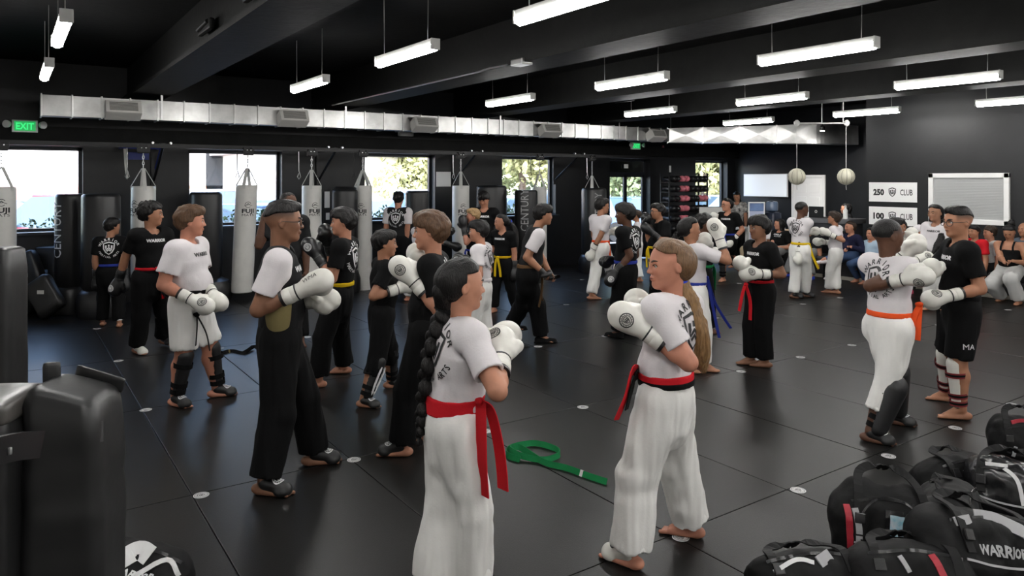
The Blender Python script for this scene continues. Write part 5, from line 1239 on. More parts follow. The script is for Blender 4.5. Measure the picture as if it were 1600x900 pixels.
# ================================================================== furniture and gear
def soft_box(size, r, n=8, amp=0., f=6., seed=0, shear=None):
    """verts and quads of a rounded, slightly lumpy box centred at the origin"""
    hs = np.array(size) / 2; V = []; Q = []; g = np.linspace(-1, 1, n + 1)
    for ax in range(3):
        for sg in (-1, 1):
            o = len(V); a, b = (ax + 1) % 3, (ax + 2) % 3
            for i in range(n + 1):
                for j in range(n + 1):
                    p = np.zeros(3); p[ax] = sg; p[a] = g[i]; p[b] = g[j]; V.append(p)
            for i in range(n):
                for j in range(n):
                    q = [o + i * (n + 1) + j, o + (i + 1) * (n + 1) + j, o + (i + 1) * (n + 1) + j + 1, o + i * (n + 1) + j + 1]; Q.append(q if sg > 0 else q[::-1])
    V = np.array(V); _, first, inv = np.unique(np.round(V, 5), axis=0, return_index=True, return_inverse=True); V = V[first]; Q = np.array(inv).ravel()[np.array(Q)]
    P = V * hs; inner = np.clip(P, -(hs - r), hs - r); dd = P - inner; l = np.linalg.norm(dd, axis=1)[:, None]; P = np.where(l > 1e-9, inner + dd / np.maximum(l, 1e-9) * r, P)
    if amp: P = P + nrm_rows(P) * (noise(P, f, seed) * amp)[:, None]
    if shear is not None: P = shear(P)
    return P, Q
def nrm_rows(P): return P / (np.linalg.norm(P, axis=1)[:, None] + 1e-9)
def rotm(rz=0, rx=0, ry=0): return np.array(Matrix.Rotation(rz, 3, 'Z') @ Matrix.Rotation(ry, 3, 'Y') @ Matrix.Rotation(rx, 3, 'X'))
VIEW = math.atan2(RIGHT[1], RIGHT[0])            # yaw of the screen-right direction

# ---------------- bench along the sign wall
M_bench = mat('bench_black', (.010, .010, .011), rough=.45, bump=.06, bscale=30); M_wood = mat('pale_wood_strip', (.30, .28, .24), rough=.6)
for k in range(6):
    y0 = 9.9 - k * 1.55; pos = ['at the reception end', 'second from the reception', 'third from the reception', 'fourth from the reception', 'near the right frame edge', 'beyond the right frame edge'][k]
    o = empty('bench', (13.5, y0 - .77, 0), 'low black padded bench, %s' % pos, 'bench', 'black benches along the wall')
    P, Q = soft_box((.56, 1.52, .14), .03, 6); link('seat', np_mesh('seat', P + np.array((-.0, 0, .37)), Q), M_bench, o)
    m = MB(); m.box((0, 0, .19), (.5, 1.5, .22)); m.build('body', M_bench, o)
    m = MB(); m.box((-.235, 0, .045), (.03, 1.44, .07)); m.build('base_strip', M_wood, o)

# ---------------- reception counter with laptop and bottle
c = W(1302, 337, 15.3); M_counter = mat('counter_grey', (.05, .05, .055), rough=.5); M_ctop = mat('counter_top', (.10, .10, .105), rough=.4)
o = empty('reception_counter', (c[0], c[1], 0), 'dark grey reception counter behind the bench', 'counter')
m = MB(); m.box((0, 0, .52), (.5, 1.0, 1.04)); m.build('body', M_counter, o); m = MB(); m.box((-.02, 0, 1.09), (.62, 1.1, .1), bev=.008); m.build('counter_top', M_ctop, o)
m = MB(); m.box((-.27, 0, .5), (.02, .9, .8)); m.build('front_panel', M_black, o)
q = empty('laptop', (c[0] - .05, c[1] + .27, 1.14), 'black laptop standing open on the reception counter', 'laptop')
m = MB(); m.box((0, 0, .008), (.24, .34, .016), bev=.004); m.build('keyboard_base', M_black, q)
m = MB(); m.box((-.14, 0, .12), (.012, .34, .23), M=None, bev=.004); lid = m.build('lid', M_black, q); p = P2(); p.ring(.6, 1.); place_flat(p, 'lid_logo', M_lamph, lid, (-.1465, 0, .13), (0, -1, 0), (0, 0, 1), .03)
q = empty('spray_bottle', (c[0] - .1, c[1] - .33, 1.14), 'white bottle with cap on the reception counter', 'bottle')
m = MB(); m.lathe([(.042, 0), (.045, .02), (.045, .17), (.02, .21), (.018, .23)], (0, 0, 0), 14); m.build('bottle_body', M_white, q, smooth=True); m = MB(); m.lathe([(.02, .23), (.022, .27), (.005, .275)], (0, 0, 0), 12); m.build('bottle_cap', M_lamph, q, smooth=True)

# ---------------- white desk by the corner window, with monitor, picture frame, tablet
c = W(1122, 392, 16.9)
o = empty('desk', (c[0], c[1], 0), 'white desk by the corner window behind the sparring girl', 'desk')
m = MB(); m.box((0, 0, .82), (1.5, .6, .05), rz=VIEW * .3, bev=.006); m.build('desk_top', M_white, o)
for sx in (-.65, .65):
    for sy in (-.22, .22):
        m = MB(); m.box((sx * math.cos(VIEW * .3) - sy * math.sin(VIEW * .3), sx * math.sin(VIEW * .3) + sy * math.cos(VIEW * .3), .4), (.05, .05, .8)); m.build('leg', M_white, o)
q = empty('picture_frame', (c[0] - .55, c[1] + .28, .845), 'black picture frame leaning on the white desk', 'picture frame')
m = MB(); m.box((0, 0, .13), (.2, .02, .27), rz=VIEW, M=None, bev=.004); m.build('frame', M_black, q); p = P2(); shield(p, .8, 0, .1, .2); p.line([(-.5, -1.1), (.5, -1.1)], .12)
ex = RIGHT; place_flat(p, 'frame_print', M_wprint, q, -FWD * .012 + UP * .14, ex, (0, 0, 1), .07)
q = empty('monitor', (c[0] - .1, c[1] + .1, .845), 'grey computer monitor seen from behind on the white desk', 'monitor')
m = MB(); m.box((0, 0, .28), (.58, .035, .36), rz=VIEW, bev=.01); m.build('casing', M_lamph, q); m = MB(); m.box((0, 0, .06), (.06, .05, .12), rz=VIEW); m.box((0, 0, .01), (.24, .18, .015), rz=VIEW); m.build('stand', M_lamph, q)

# ---------------- poster stand and water cooler
c = W(1182, 350, 16.3); M_pblue = mat('poster_blue', (.14, .22, .42), rough=.5, var=.4, vscale=3); M_ppale = mat('poster_pale', (.42, .46, .62), rough=.5); M_pwhite = mat('poster_white', (.62, .64, .68), rough=.5)
o = empty('poster_stand', (c[0], c[1], 0), 'upright framed poster stand with blue and white bands near the screen', 'poster stand')
m = MB()
for bx in ((-.17, .95, .025, .98), (.17, .95, .025, .98), (0, 1.43, .36, .025), (0, .47, .36, .025)): m.box(tuple(RIGHT * bx[0] + UP * bx[1]), (bx[2], .03, bx[3]), rz=VIEW)
m.build('frame', M_white, o)
for z, hh_, mm in ((1.33, .17, M_pblue), (1.17, .14, M_ppale), (1.03, .12, M_pblue), (.72, .48, M_ppale)):
    m = MB(); m.box(tuple(UP * z), (.32, .012, hh_), rz=VIEW); m.build('poster_band', mm, o)
m = MB(); m.tube([UP * .47, UP * .03], .02); m.box((0, 0, .015), (.36, .26, .03), rz=VIEW); m.build('stand_base', M_white, o)
c = W(1206, 345, 16.6); o = empty('water_cooler', (c[0], c[1], 0), 'dark water cooler right of the poster stand', 'water cooler'); M_cool = mat('cooler_blue_black', (.02, .025, .04), rough=.3)
P, Q = soft_box((.32, .32, 1.2), .04, 6); link('cabinet', np_mesh('cabinet', P + np.array((0, 0, .6)), Q), M_cool, o); m = MB(); m.lathe([(.06, 0), (.13, .04), (.135, .2), (.12, .24), (.02, .26)], (0, 0, 1.2), 18); m.build('water_bottle', mat('cooler_bottle', (.10, .14, .22), rough=.15), o, smooth=True)
m = MB(); m.box(tuple(-FWD * .17 + UP * .95), (.2, .03, .18), rz=VIEW); m.build('dispenser', M_black, o)
c = W(1224, 355, 16.7); o = empty('pump_bottle', (c[0], c[1], .80), 'clear pump bottle on the low table beside the poster stand', 'bottle')
m = MB(); m.lathe([(.04, 0), (.042, .12), (.015, .15), (.012, .2)], (0, 0, 0), 12); m.build('bottle_body', M_pwhite, o, smooth=True); m = MB(); m.tube([(0, 0, .2), (0, 0, .23), (-.04, 0, .23)], .008, 6); m.build('pump', M_black, o)
o = empty('low_table', (c[0], c[1], 0), 'pale wooden low table behind the seated woman in the GIRLS T-shirt', 'table')
m = MB(); m.box((0, 0, .78), (.4, .7, .04), bev=.006); m.build('table_top', mat('pale_wood', (.36, .25, .15), rough=.5, var=.2, vscale=8, stretch=(1, 8, 8)), o)
for sx in (-.16, .16):
    for sy in (-.3, .3): m = MB(); m.box((sx, sy, .38), (.05, .05, .76)); m.build('leg', M_black, o)

# ---------------- glove rack with pairs of gloves
c = W(1066, 300, 18.0); o = empty('glove_rack', (c[0], c[1] + .0, 0), 'tall black wire rack for boxing gloves left of the corner window', 'rack')
dx = np.array((1., 0, 0)); m = MB()
for sx in (-.6, .75):
    for sy in (-.14, .14): m.box((sx, sy, 1.05), (.03, .03, 2.1))
m.build('upright', M_black, o)
RZS = [1.96, 1.72, 1.48, 1.24, 1.0, .76]
for z in RZS: m = MB(); m.box((.075, 0, z - .085), (1.36, .3, .015)); m.build('shelf', M_black, o)
def rack_glove(col):
    S = Solid(.013); S.add(ell((0, -.05, 0), (.055, .09, .062)), .01); S.add(ell((0, .02, -.01), (.05, .07, .05)), .02); S.add(cap((0, .05, 0), (0, .13, 0), .042), .02); S.add(cap((.045, .02, 0), (.055, -.06, .01), .022), .01)
    return np_mesh('glove_body', *S.mesh())
gme = {c_: rack_glove(c_) for c_ in ('pink', 'black')}
for c_ in gme: gme[c_].materials.append(leather(c_))
cm = MB(); cm.tube([(0, .125, 0), (0, .165, 0)], .044, 10); cuff_me = cm.mesh('cuff', leather('black'), True)
wordz = ['top', 'second', 'third', 'fourth', 'fifth', 'lowest']
for ri, z in enumerate(RZS):
    for ci, (x, col) in enumerate(((-.50, 'black'), (-.17, 'pink'), (.18, 'black'), (.50, 'pink' if ri == 2 else 'black'))):
        for q in (0, 1):
            g = empty('boxing_glove', (c[0] + x + q * .15, c[1] - .08, z - .0), '%s boxing glove on the rack, %s shelf, %s of the %s pair' % (col, wordz[ri], ('left', 'right')[q], ['leftmost', 'second', 'third', 'rightmost'][ci]), 'boxing glove', 'gloves on the rack')
            b = link('glove_body', gme[col], None, g); link('cuff', cuff_me, None, g)
            g.scale = (-1.25 if q else 1.25, 1.25, 1.25)
m = MB(); m.tube([(0, 0, .14), (0, -.01, -.02)], .025, 8); m.lathe([(.03, -.12), (.04, -.08), (.03, -.02)], (0, -.01, 0), 10); tag(m.build('hanging_wrap', leather('pink'), None, on_y(1036, 236, YA - .06), True), 'rolled pink hand wrap hanging high on the wall right of the exit sign', 'hand wrap')

# ---------------- two ball targets hung from a pipe
M_ball = mat('cream_leather', (.52, .50, .40), rough=.5, var=.08); DB = 13.6
a, b = W(1245, 194, DB), W(1323, 190, DB); b[2] = a[2] = 2.99
o = empty('ball_pipe', a, 'thin grey pipe under the ceiling holding two hanging balls', 'pipe')
m = MB(); m.tube([(0, 0, 0), b - a], .014, 8); m.build('pipe', M_lamph, o)
for t in (0., 1.): m = MB(); m.lathe([(.02, .06), (.05, .03), (.055, 0), (.04, -.04), (.01, -.06)], tuple((b - a) * t), 14); m.build('end_fitting', M_lamph, o, smooth=True)
m = MB(); m.tube([(b - a) * .5, (b - a) * .5 + np.array((0, 0, ZC - 2.99))], .01, 6); m.tube([(b - a) * .93, (b - a) * .93 + np.array((0, 0, ZC - 2.99))], .01, 6); m.build('drop_rod', M_lamph, o)
for px, lab in ((1245, 'cream stitched ball hanging on a cord before the white door, left one'), (1322, 'cream stitched ball hanging on a cord, the right one')):
    cc = W(px, 276, DB); o = empty('hanging_ball', cc, lab, 'ball', 'hanging target balls'); r0 = .155
    for k in range(10):
        m = MB(); V = []; Fs = []; n = 10
        for i in range(n + 1):
            t = math.pi * (.04 + .92 * i / n)
            for j in range(4):
                p_ = 2 * math.pi * (k + .04 + .92 * j / 3) / 10; R_ = r0 * (1 if 0 < j < 3 else .965); V.append((R_ * math.sin(t) * math.cos(p_), R_ * math.sin(t) * math.sin(p_), R_ * math.cos(t)))
        for i in range(n):
            for j in range(3): Fs.append((i * 4 + j, i * 4 + j + 1, i * 4 + 5 + j, i * 4 + 4 + j))
        m.add(V, Fs); m.build('leather_panel', M_ball, o, smooth=True)
    m = MB(); m.lathe([(.01, -r0 * .94), (r0 * .66, -r0 * .66), (r0 * .94, 0), (r0 * .66, r0 * .66), (.01, r0 * .94)], (0, 0, 0), 20); m.build('core', M_print, o, smooth=True)
    m = MB(); m.tube([(0, 0, r0), (0, 0, 2.93 - cc[2])], .006, 6); m.build('cord', M_lamph, o); m = MB(); m.tube([(0, 0, -r0), (0, 0, -r0 - .04), (.01, 0, -r0 - .09)], .006, 6); m.build('cord_end', M_lamph, o)

# ---------------- belts lying on the mats
def floor_belt(pts, col, lab, w=.04, tilt=.7, tip=None):
    c0 = G(*pts[0][:2]); P_ = [G(a, b) - c0 + UP * (.5 * w * tilt + e + .003) for a, b, e in pts]; sp = smooth_path(P_, 7)
    o = empty('martial_arts_belt', c0, lab, 'belt'); m = MB(); m.add(*ribbon(sp, w, UP * tilt + FWD * (1 - tilt), .006)); m.build('belt_band', cloth(col), o)
    if tip:
        i = int(len(sp) * tip[0]); m = MB(); m.add(*ribbon([p + UP * .0005 for p in sp[i:i + 2]], w * 1.02, UP * tilt + FWD * (1 - tilt), .008)); m.build('belt_stripe', cloth(tip[1]), o)
floor_belt([(812, 722, 0), (792, 714, 0), (800, 702, .0), (835, 697, .005), (866, 704, .0), (874, 714, 0), (850, 722, 0), (815, 718, .01), (797, 710, .02), (812, 706, .015), (850, 726, .0), (885, 735, 0), (915, 746, 0), (948, 757, 0)], 'green', 'green belt lying in a loop on the mat between the two girls', .042, .62, (.9, 'white'))
floor_belt([(330, 548, 0), (345, 553, 0), (362, 550, 0), (380, 553, 0), (396, 546, .02), (404, 551, .03), (412, 560, 0)], 'black', 'black belt lying on the mat behind the boy in white shorts', .045, .4, (.3, 'gold'))

# ---------------- bags on the floor, lower right
M_nylon = mat('black_nylon', (.0038, .0038, .0042), rough=.6, bump=.25, bscale=22, spec=.2); M_nylon2 = mat('charcoal_nylon', (.008, .008, .0085), rough=.6, bump=.15, bscale=25, spec=.2)
M_silver = mat('silver_fabric', (.34, .34, .35), rough=.45); M_redn = mat('red_nylon', (.35, .015, .03), rough=.55); M_gpad = mat('glossy_black_vinyl', (.008, .008, .009), rough=.25)
def gear_bag(px, py, d, L_, W_, H_, yaw, lab, tilt=0., roll=0., accents=(), text=None, text_m=None, seed=0, mat_=None, strap=True, idw=False, pocket=False, ring=False):
    """a stuffed bag: lumpy body, end panels, piping, strap, pocket; px,py is the middle of the bag"""
    c0 = W(px, py, d); R = rotm(math.radians(yaw) + VIEW, -math.radians(tilt), math.radians(roll)); zc = max(c0[2], .02)
    o = empty('gear_bag', (c0[0], c0[1], 0), lab, 'bag', None)
    S = Solid(.013); T = lambda a, b, e: R @ np.array((a, b, e)) + np.array((0, 0, zc)); A = (R @ np.array((1, 0, 0)), R @ np.array((0, 1, 0)), R @ np.array((0, 0, 1)))
    for i in (-1, 0, 1):
        for j in (-1, 1): S.add(ell(T(i * L_ * .30, 0, j * H_ * .17), (L_ * .27, W_ * .5, H_ * .36), A), .07)
    P, Q = S.mesh(); N = vnormals(P, Q); P = P + N * (noise(P, 7, seed) * .020 + noise(P, 18, seed + 1) * .009 + noise(P, 40, seed + 2) * .002)[:, None]; P[:, 2] = np.maximum(P[:, 2], .004)
    body = link('bag_body', np_mesh('bag_body', P, Q), mat_ or M_nylon, o); bv = BVHTree.FromPolygons([Vector(p) for p in P], Q.tolist())
    fx, fy, fz = A                                             # front of the bag is -fy
    def strip(pts, w, name, mm, off=.006, thick=.006, par=None):
        out = []; nn = []
        for a, b in [q_[:2] for q_ in smooth_path([(p_[0], p_[1], 0) for p_ in pts], 5)]:
            h_ = bv.ray_cast(Vector(T(a * L_ / 2, -1.0, b * H_ / 2)), Vector(fy), 2.)
            if h_[0] is None: continue
            out.append(np.array(h_[0]) - fy * off); nn.append(-fy)
        if len(out) < 2: return
        sp = out; wd = [np.cross(nrm(sp[min(i + 1, len(sp) - 1)] - sp[max(i - 1, 0)]), -fy) for i in range(len(sp))]
        m = MB(); m.add(*ribbon(sp, w, wd, thick)); m.build(name, mm, par or o)
    for a in accents: strip(a[0], a[1], 'accent_panel', a[2], .005, .007)
    strip([(-.85, .55), (-.4, .66), (0, .7), (.4, .66), (.85, .5)], .014, 'zip', M_gpad, .004)
    strip([(-.8, -.35), (-.3, -.45), (.3, -.45), (.8, -.35)], .01, 'piping', M_silver if seed % 2 else M_nylon2, .003)
    if pocket: strip([(-.45, -.05), (0, -.08), (.45, -.05)], H_ * .42, 'pocket', M_nylon2, .008, .014)
    if ring:
        strip([(.72 * math.cos(t_) , .74 * math.sin(t_)) for t_ in [2 * math.pi * k_ / 10 for k_ in range(11)]], .010, 'panel_piping', M_gpad, .004)
    if strap:
        for sx in (-.35, .35):
            pts = [T(sx * L_, -W_ * .5, -H_ * .1), T(sx * L_, -W_ * .42, H_ * .38), T(sx * L_ * .8, -.02, H_ * .62), T(sx * L_ * .3, .0, H_ * .72), T(0, .02, H_ * .7)]
            m = MB(); m.add(*ribbon(smooth_path(pts, 4), .042, fx, .006)); m.build('carry_strap', M_nylon2, o)
        m = MB(); m.box(tuple(T(-.35 * L_, -W_ * .53, H_ * .1)), (.05, .012, .05), M=Matrix(R.tolist()).to_4x4(), bev=.004); m.build('buckle', M_gpad, o)
    if text:
        p = P2(); p.text(text, 0, 0, .32, .05, .25, 1.9); project(p, 'bag_lettering', text_m, body, bv, T(-.04 * L_, 0, -.02), fx, fz, L_ * .25, .020, .8)
    if idw:
        p = P2(); p.add([(-1, -1.2), (1, -1.2), (1, 1.2), (-1, 1.2)], [(0, 1, 2, 3)])
        for sc, mm, nm, of in ((.055, M_gpad, 'id_window', .012), (.038, mat('id_card', (.16, .42, .55), rough=.2, var=.5, vscale=30, col2=(.6, .65, .68)), 'id_card', .016)):
            q = P2(); q.add([(-1 + i_ * .5, -1.2 + j_ * .6) for i_ in range(5) for j_ in range(5)], [(i_ * 5 + j_, i_ * 5 + 5 + j_, i_ * 5 + 6 + j_, i_ * 5 + 1 + j_) for i_ in range(4) for j_ in range(4)]); project(q, nm, mm, o, bv, T(.04 * L_, 0, .03), fx, fz, sc, of, .8)
    return o
Lc = [(-.95, .45), (-.9, .0), (-.85, -.5)]; Rc = [(.92, .5), (.95, .1), (.85, -.3)]
gear_bag(1380, 826, 3.75, .45, .26, .42, -8, 'black backpack with red and grey edges and a small picture window', 18, 6, accents=((Lc, .032, M_redn), ([(-.8, .4), (-.72, 0), (-.7, -.45)], .03, M_silver), (Rc, .035, M_silver)), seed=1, idw=True, ring=True)
gear_bag(1522, 862, 3.45, .56, .34, .36, 14, 'black duffel bag with slanted grey WARRIOR lettering', 32, 12, accents=(([(-.3, .72), (.15, .62), (.55, .3), (.75, -.05)], .06, M_silver), ([(-.8, .5), (-.5, .6)], .04, M_silver)), text='WARRIOR', text_m=M_silver, seed=3, pocket=False)
gear_bag(1582, 768, 4.15, .42, .32, .32, -35, 'glossy black bag with white piping, rightmost behind the WARRIOR duffel', 20, 0, accents=(([(-.3, .8), (.1, .4), (.25, -.4)], .02, M_wprint), ([(-.6, .75), (-.1, .8)], .02, M_wprint)), seed=5, mat_=M_gpad)
gear_bag(1492, 752, 4.4, .42, .3, .27, 20, 'crumpled black bag with white shield logo and a yellow tab', 30, 5, accents=(([(.1, -.3), (.4, .2), (.8, .5)], .045, M_wprint), ([(-.05, .35), (.12, .32)], .03, mat('yellow_tab', (.6, .45, .02), rough=.6)), ([(-.4, -.5), (-.3, .3)], .02, M_wprint)), seed=7)
gear_bag(1595, 690, 5.2, .34, .28, .34, -15, 'small black bag with a red edge, farthest back at the right frame edge', 10, 0, accents=(([(-.5, .8), (0, .9), (.5, .8)], .03, M_redn), ([(-.6, -.5), (-.5, -.1)], .02, M_silver)), seed=8)
gear_bag(1255, 902, 3.35, .5, .26, .20, 10, 'flat black bag with white piping at the bottom edge', 40, 0, accents=(([(-.8, .1), (-.3, .5), (.0, .3)], .018, M_wprint), ([(.1, .3), (.4, .6)], .05, M_silver)), seed=10)
gear_bag(1420, 902, 3.3, .48, .28, .26, -5, 'black bag with a red flash at the bottom, in front of the picture-window backpack', 35, 0, accents=(([(.3, .6), (.42, -.3)], .03, M_redn), ([(-.3, .5), (-.2, .0)], .02, M_silver)), seed=12)
gear_bag(1478, 800, 3.95, .40, .3, .24, 60, 'plain dark bag wedged between the backpack and the WARRIOR duffel', 15, 0, seed=14, mat_=M_nylon2)
gear_bag(222, 903, 3.25, .36, .25, .26, 8, 'black and white bag with WARRIOR lettering at the bottom left', 40, 15, accents=(([(-.5, .2), (-.2, .6), (.1, .5)], .08, M_wprint), ([(-.1, -.2), (.5, .5), (.9, .1)], .02, M_wprint)), text='WARRIOR', text_m=M_wprint, seed=16, pocket=False, strap=False)

# ---------------- padded posts at the left
M_padv = mat('worn_black_vinyl', (.011, .011, .0115), rough=.42, bump=.25, bscale=9, var=.2, vscale=4)
c0 = W(118, 620, 2.35); zt = CAM_H - (605 - HZ) / F * 2.35
o = empty('padded_post', (c0[0], c0[1], 0), 'tall square post in wrinkled black vinyl, nearest at the left', 'padded post')
def slope(P): Q_ = P.copy(); k = np.clip((P[:, 2] - .45) / .2, 0, 1); Q_[:, 2] -= k * (P[:, 0] * .28); Q_[:, 0] += k * P[:, 0] * -.12; return Q_
P, Q = soft_box((.24, .25, zt), .05, 26, .006, 7, 3, slope); N = vnormals(P, Q)
P = P + N * (noise(P, (5, 5, 18), 6) * .011 * np.clip((P[:, 2] + .1) / .5, 0, 1))[:, None]
Rv = rotm(VIEW + .12); link('post_cover', np_mesh('post_cover', P @ Rv.T + np.array((0, 0, zt / 2)), Q), M_padv, o)
for (a, b, w, hh_, t, yaw) in ((-.095, .03, .05, .085, .02, .5), (.02, .105, .17, .05, .018, -.05)):
    P, Q = soft_box((w, t, hh_), .008, 6, .002, 9, 2); link('cover_flap', np_mesh('cover_flap', (P @ rotm(VIEW + yaw, 0, .27 if w > .1 else 0.).T) + RIGHT * a + FWD * b + UP * (zt + (.004 - a * .28 if w > .1 else .03)), Q), M_padv, o)
m = MB(); m.tube([RIGHT * .112 + FWD * -.06 + UP * (zt - .09), RIGHT * .118 - FWD * .07 + UP * (zt - .15)], .012, 8); m.build('edge_roll', M_padv, o)
c1 = W(-22, 640, 2.25); zt1 = CAM_H - (622 - HZ) / F * 2.25
o = empty('padded_post', (c1[0], c1[1], 0), 'black vinyl post with a pale worn top, cut off at the left edge', 'padded post')
P, Q = soft_box((.24, .26, zt1), .03, 14, .005, 8, 5); link('post_cover', np_mesh('post_cover', P @ Rv.T + np.array((0, 0, zt1 / 2)), Q), M_padv, o)
P, Q = soft_box((.25, .27, .07), .02, 8, .004, 9, 6); link('post_top', np_mesh('post_top', P @ Rv.T + np.array((0, 0, zt1 - .02)), Q), mat('grey_vinyl_highlight', (.06, .056, .052), rough=.35, bump=.2, bscale=12), o)  # pale top colour stands in for a highlight on the vinyl
ca = W(-12, 706, 1.98); cb = W(62, 694, 2.14); m = MB(); o = empty('clamp_strap', ca, 'black strap with a metal buckle between the padded posts', 'strap')
m.add(*ribbon(smooth_path([(0, 0, 0), (cb - ca) * .5 + UP * .004, cb - ca], 4), .075, UP, .02)); m.build('strap_band', M_gpad, o)
m = MB(); m.box(tuple((cb - ca) * .38 - FWD * .018), (.028, .01, .022), rz=VIEW, bev=.004); m.build('buckle', M_steel, o)
c2 = W(-6, 400, 4.2); zt2 = CAM_H - (386 - HZ) / F * 4.2
o = empty('padded_post', (c2[0], c2[1], 0), 'tall dark padded column standing at the left edge behind the nearer posts', 'padded post')
P, Q = soft_box((.25, .25, zt2), .05, 12, .006, 6, 8); link('post_cover', np_mesh('post_cover', P @ Rv.T + np.array((0, 0, zt2 / 2)), Q), M_padv, o)
m = MB(); m.tube([RIGHT * .06 - FWD * .126 + UP * .05, RIGHT * .06 - FWD * .128 + UP * (zt2 - .06)], .006, 6); m.build('seam', M_black, o)
for k, (px, py, d, sx, sy, sz, t, lab) in enumerate(((46, 430, 10.6, .45, .2, .85, -22, 'black kicking shield leaning under the leftmost window'), (70, 452, 10.2, .4, .18, .55, -35, 'second black shield lying lower in front of the leaning one'), (80, 395, 10.9, .4, .3, .95, 0, 'dark box with a pale blue top edge left of the lettered stand-up bag'))):
    c3 = W(px, py, d); o = empty('kick_shield', (c3[0], c3[1], 0), lab, 'shield'); P, Q = soft_box((sx, sy, sz), .07, 8, .01, 5, k); Rk = rotm(VIEW, math.radians(t * .2), math.radians(t)); P = P @ Rk.T; P[:, 2] -= P[:, 2].min() - .003
    link('shield_pad', np_mesh('shield_pad', P, Q), M_padv, o); tp = P[:, 2].max()
    m = MB(); m.box(tuple(-FWD * (sy / 2 + .004) + UP * tp * .62), (.09, .008, .05), rz=VIEW); m.build('shield_label', M_lamph if k < 2 else M_pblue, o)

# ================================================================== outside
M_asph = mat('asphalt', (.22, .22, .22), rough=.9, var=.15, vscale=2); M_stucco = mat('pale_stucco', (.72, .70, .66), rough=.9); M_brickr = mat('red_base', (.42, .16, .12), rough=.9); M_roof = mat('roof_grey', (.35, .33, .32), rough=.8)
m = MB(); m.box((20, 55, -.2), (160, 83, .1)); tag(m.build('parking_lot', M_asph), None, None, None, 'structure')
def leaves(name, blobs, n, size, col, parent, seed):
    rn = np.random.RandomState(seed); V = []; 
    for (c_, r_) in blobs:
        k = int(n / len(blobs)); dirs = rn.randn(k, 3); dirs /= np.linalg.norm(dirs, axis=1)[:, None]; p = np.array(c_) + dirs * np.array(r_) * rn.uniform(.6, 1.05, (k, 1))
        a = rn.randn(k, 3); a /= np.linalg.norm(a, axis=1)[:, None]; b = np.cross(a, rn.randn(k, 3)); b /= np.linalg.norm(b, axis=1)[:, None]; s_ = size * rn.uniform(.6, 1.3, (k, 1))
        V.append(np.stack([p - a * s_, p - b * s_ * .5, p + a * s_, p + b * s_ * .5], 1).reshape(-1, 3))
    V = np.concatenate(V); Q = np.arange(len(V)).reshape(-1, 4); me = np_mesh(name, V, Q); o = link(name, me, col, parent); o['kind'] = 'stuff'; return me
M_leaf = [mat('leaf_%d' % k, c_, rough=.6, var=.35, vscale=1.5) for k, c_ in enumerate(((.33, .37, .16), (.42, .42, .20), (.26, .33, .17)))]
M_bark = mat('bark', (.10, .07, .05), rough=.9)
rt = random.Random(11); tno = ['seen through the third window', 'at the left of the fourth window', 'in the fourth window', 'right of the fourth window', 'behind the wall right of the fourth window', 'in the left door pane', 'in the right door pane', 'behind the glove rack', 'at the left of the corner window', 'in the corner window', 'right of the corner window', 'high behind the third window', 'low behind the door']
for k, (px, d, h_) in enumerate(((590, 44, 9), (640, 36, 7), (675, 42, 9), (770, 40, 8), (815, 34, 6.5), (860, 42, 9), (930, 36, 7), (965, 42, 8.5), (1005, 34, 7), (1070, 38, 8), (1100, 33, 7.5), (1135, 36, 8.5), (1165, 34, 8))):
    c3 = W(px, 300, d); o = empty('tree', (c3[0], c3[1], -.15), 'sunlit green tree %s' % tno[k], 'tree', None)
    m = MB(); m.tube([(0, 0, 0), (.1, .05, h_ * .3), (0, .1, h_ * .6)], [.2, .16, .08], 7); m.build('trunk', M_bark, o)
    bl = [((rt.uniform(-1.6, 1.6), rt.uniform(-1.6, 1.6), h_ * rt.uniform(.22, .85)), (rt.uniform(1.3, 2.2),) * 2 + (rt.uniform(1.0, 1.7),)) for _ in range(9)]
    leaves('crown', bl, 6800, .16, M_leaf[k % 3], o, k)
for k, (u0, u1, lab) in enumerate(((-2.5, 4.6, 'low clipped hedge outside the two left windows'), (5.2, 11., 'low clipped hedge outside the third and fourth windows'))):
    o = empty('hedge', ((u0 + u1) / 2, 15.2, -.15), lab, 'hedge'); n_ = int((u1 - u0) / .5)
    leaves('hedge_leaves', [((u0 - (u0 + u1) / 2 + (i + .5) * (u1 - u0) / n_, 0, .75), (.4, .38, .72 + .08 * math.sin(i * 2.1))) for i in range(n_)], 9000, .05, mat('hedge_leaf', (.05, .085, .03), rough=.6, var=.4, vscale=4), o, 40 + k)
def house(x, y, w, dp, h_, lab, base=True, roof=False, dark=()):
    o = empty('building', (x, y, -.15), lab, 'building'); m = MB(); m.box((0, dp / 2, h_ / 2), (w, dp, h_)); m.build('wall', M_stucco, o)
    if base: m = MB(); m.box((0, -.03, .9), (w, .1, 1.8)); m.build('base_course', M_brickr, o)
    if roof: m = MB(); m.prism([(-.6, h_), (dp / 2, h_ + 1.6), (dp + .6, h_)], -w / 2 - .6, w / 2 + .6, 0); m.build('roof', M_roof, o)
    for a, b, c_, e in dark: m = MB(); m.box((a, -.02, b), (c_, .12, e)); m.build('window', M_frame, o)
house(-2.5, 36, 15, 10, 9, 'pale stucco building with a red base across the parking lot', dark=())
house(10.5, 36.5, 9, 10, 8, 'pale building with dark porch openings seen through the second window', dark=((-2.2, 3., 1.2, 3.), (-.4, 3., .8, 3.), (3.2, 1.4, 2.4, 2.4)))
p3 = W(560, 300, 34); house(p3[0] - 1.5, p3[1], 7, 6, 3.2, 'small white building with a low roof left of the trees', base=False, roof=True)
M_tyre = mat('tyre', (.02, .02, .02), rough=.8); M_cglass = mat('car_glass', (.06, .10, .14), rough=.08, spec=.8); M_lampr = mat('tail_lamp', (.5, .02, .02), rough=.3)
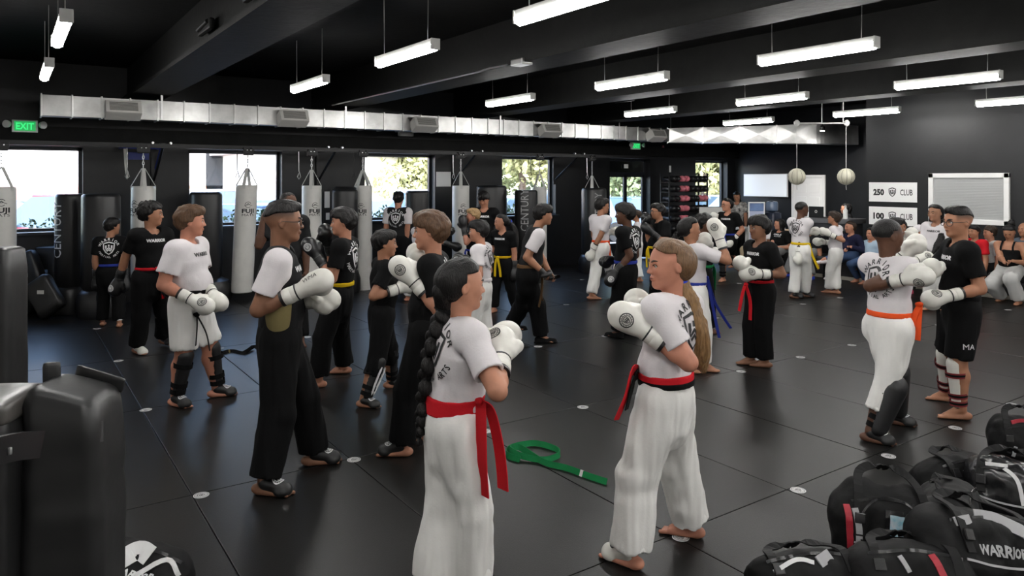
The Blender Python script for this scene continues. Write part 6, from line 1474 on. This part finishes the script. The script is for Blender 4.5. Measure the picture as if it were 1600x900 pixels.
def car(px, d, col, lab, suv=False, yaw=0.):
    c3 = W(px, 300, d); H_ = 1.72 if suv else 1.45; Lh, Wd = 2.25, 1.82
    o = empty('car', (c3[0], c3[1], -.15), lab, 'car', None, yaw); cm_ = mat('car_' + col, {'red': (.20, .015, .03), 'blue': (.05, .10, .20), 'white': (.55, .56, .58), 'silver': (.25, .28, .32), 'ltblue': (.12, .20, .32), 'dark': (.05, .06, .08)}[col], rough=.35, coat=.15)
    b = .95 if suv else .82
    prof = [(-Lh, .35), (-Lh - .03, b * .75), (-Lh + .1, b), (Lh - 1.0, b + .06), (Lh - .08, b * .86), (Lh, .6), (Lh - .02, .35)]
    m = MB(); m.prism(prof, -Wd / 2, Wd / 2, 0); m.build('body', cm_, o)
    cab = [(-Lh + (.1 if suv else .5), b), (-Lh + (.35 if suv else 1.0), H_ - .06), (-.3, H_), (.5, H_ - .03), (1.25, b + .02)]
    m = MB(); V = []; n = len(cab)
    for s_, ins in ((-1, 0), (1, 0)):
        for (yy, zz) in cab: V.append((s_ * (Wd / 2 - .06 - .22 * (zz - b)), yy, zz))
    Fs = [tuple(range(n))[::-1], tuple(range(n, 2 * n))] + [(i, (i + 1) % n, n + (i + 1) % n, n + i) for i in range(n)]
    m.add(V, Fs); m.build('cabin_glass', M_cglass, o)
    m = MB(); m.box((0, (cab[1][0] + cab[3][0]) / 2, H_ - .02), (Wd - .5, cab[3][0] - cab[1][0], .06), bev=.02); m.build('roof', cm_, o)
    for sx in (-1, 1):
        for yy in (-1.4, 1.4): m = MB(); m.lathe([(.1, -.1), (.33, -.1), (.33, .1), (.1, .1)], (sx * (Wd / 2 - .06), yy, .33), 18, M=Matrix.Rotation(math.pi / 2, 4, 'Y')); m.build('wheel', M_tyre, o)
        m = MB(); m.box((sx * (Wd / 2 - .2), -Lh - .02, b * .78), (.3, .06, .16), bev=.02); m.build('tail_lamp', M_lampr, o)
        m = MB(); m.box((sx * (Wd / 2 + .06), .75, b + .08), (.16, .1, .12), bev=.03); m.build('side_mirror', cm_, o)
for px, d, col, suv, yaw, lab in ((112, 17.5, 'red', True, .9, 'dark red SUV parked outside the leftmost window'), (52, 23, 'blue', False, .35, 'blue car parked beside the red SUV'), (328, 27, 'white', True, .1, 'white SUV parked beyond the second window'), (385, 19, 'blue', False, .5, 'blue car close outside the second window'), (432, 24, 'white', False, .8, 'white car at the right of the second window'), (606, 23, 'silver', False, .9, 'silver car at the left of the third window'), (652, 26, 'white', True, 1.4, 'white SUV beyond the third window'), (672, 20, 'blue', True, .6, 'blue SUV close outside the third window'), (805, 27, 'white', False, 1.4, 'white car outside the fourth window'), (856, 25, 'silver', True, 1.2, 'silver SUV at the right of the fourth window'), (985, 26, 'ltblue', False, 1.5, 'pale blue car outside the glass door'), (1126, 29, 'white', False, 1.2, 'white car outside the corner window')):
    car(px, d, col, lab, suv, yaw + VIEW * 0)
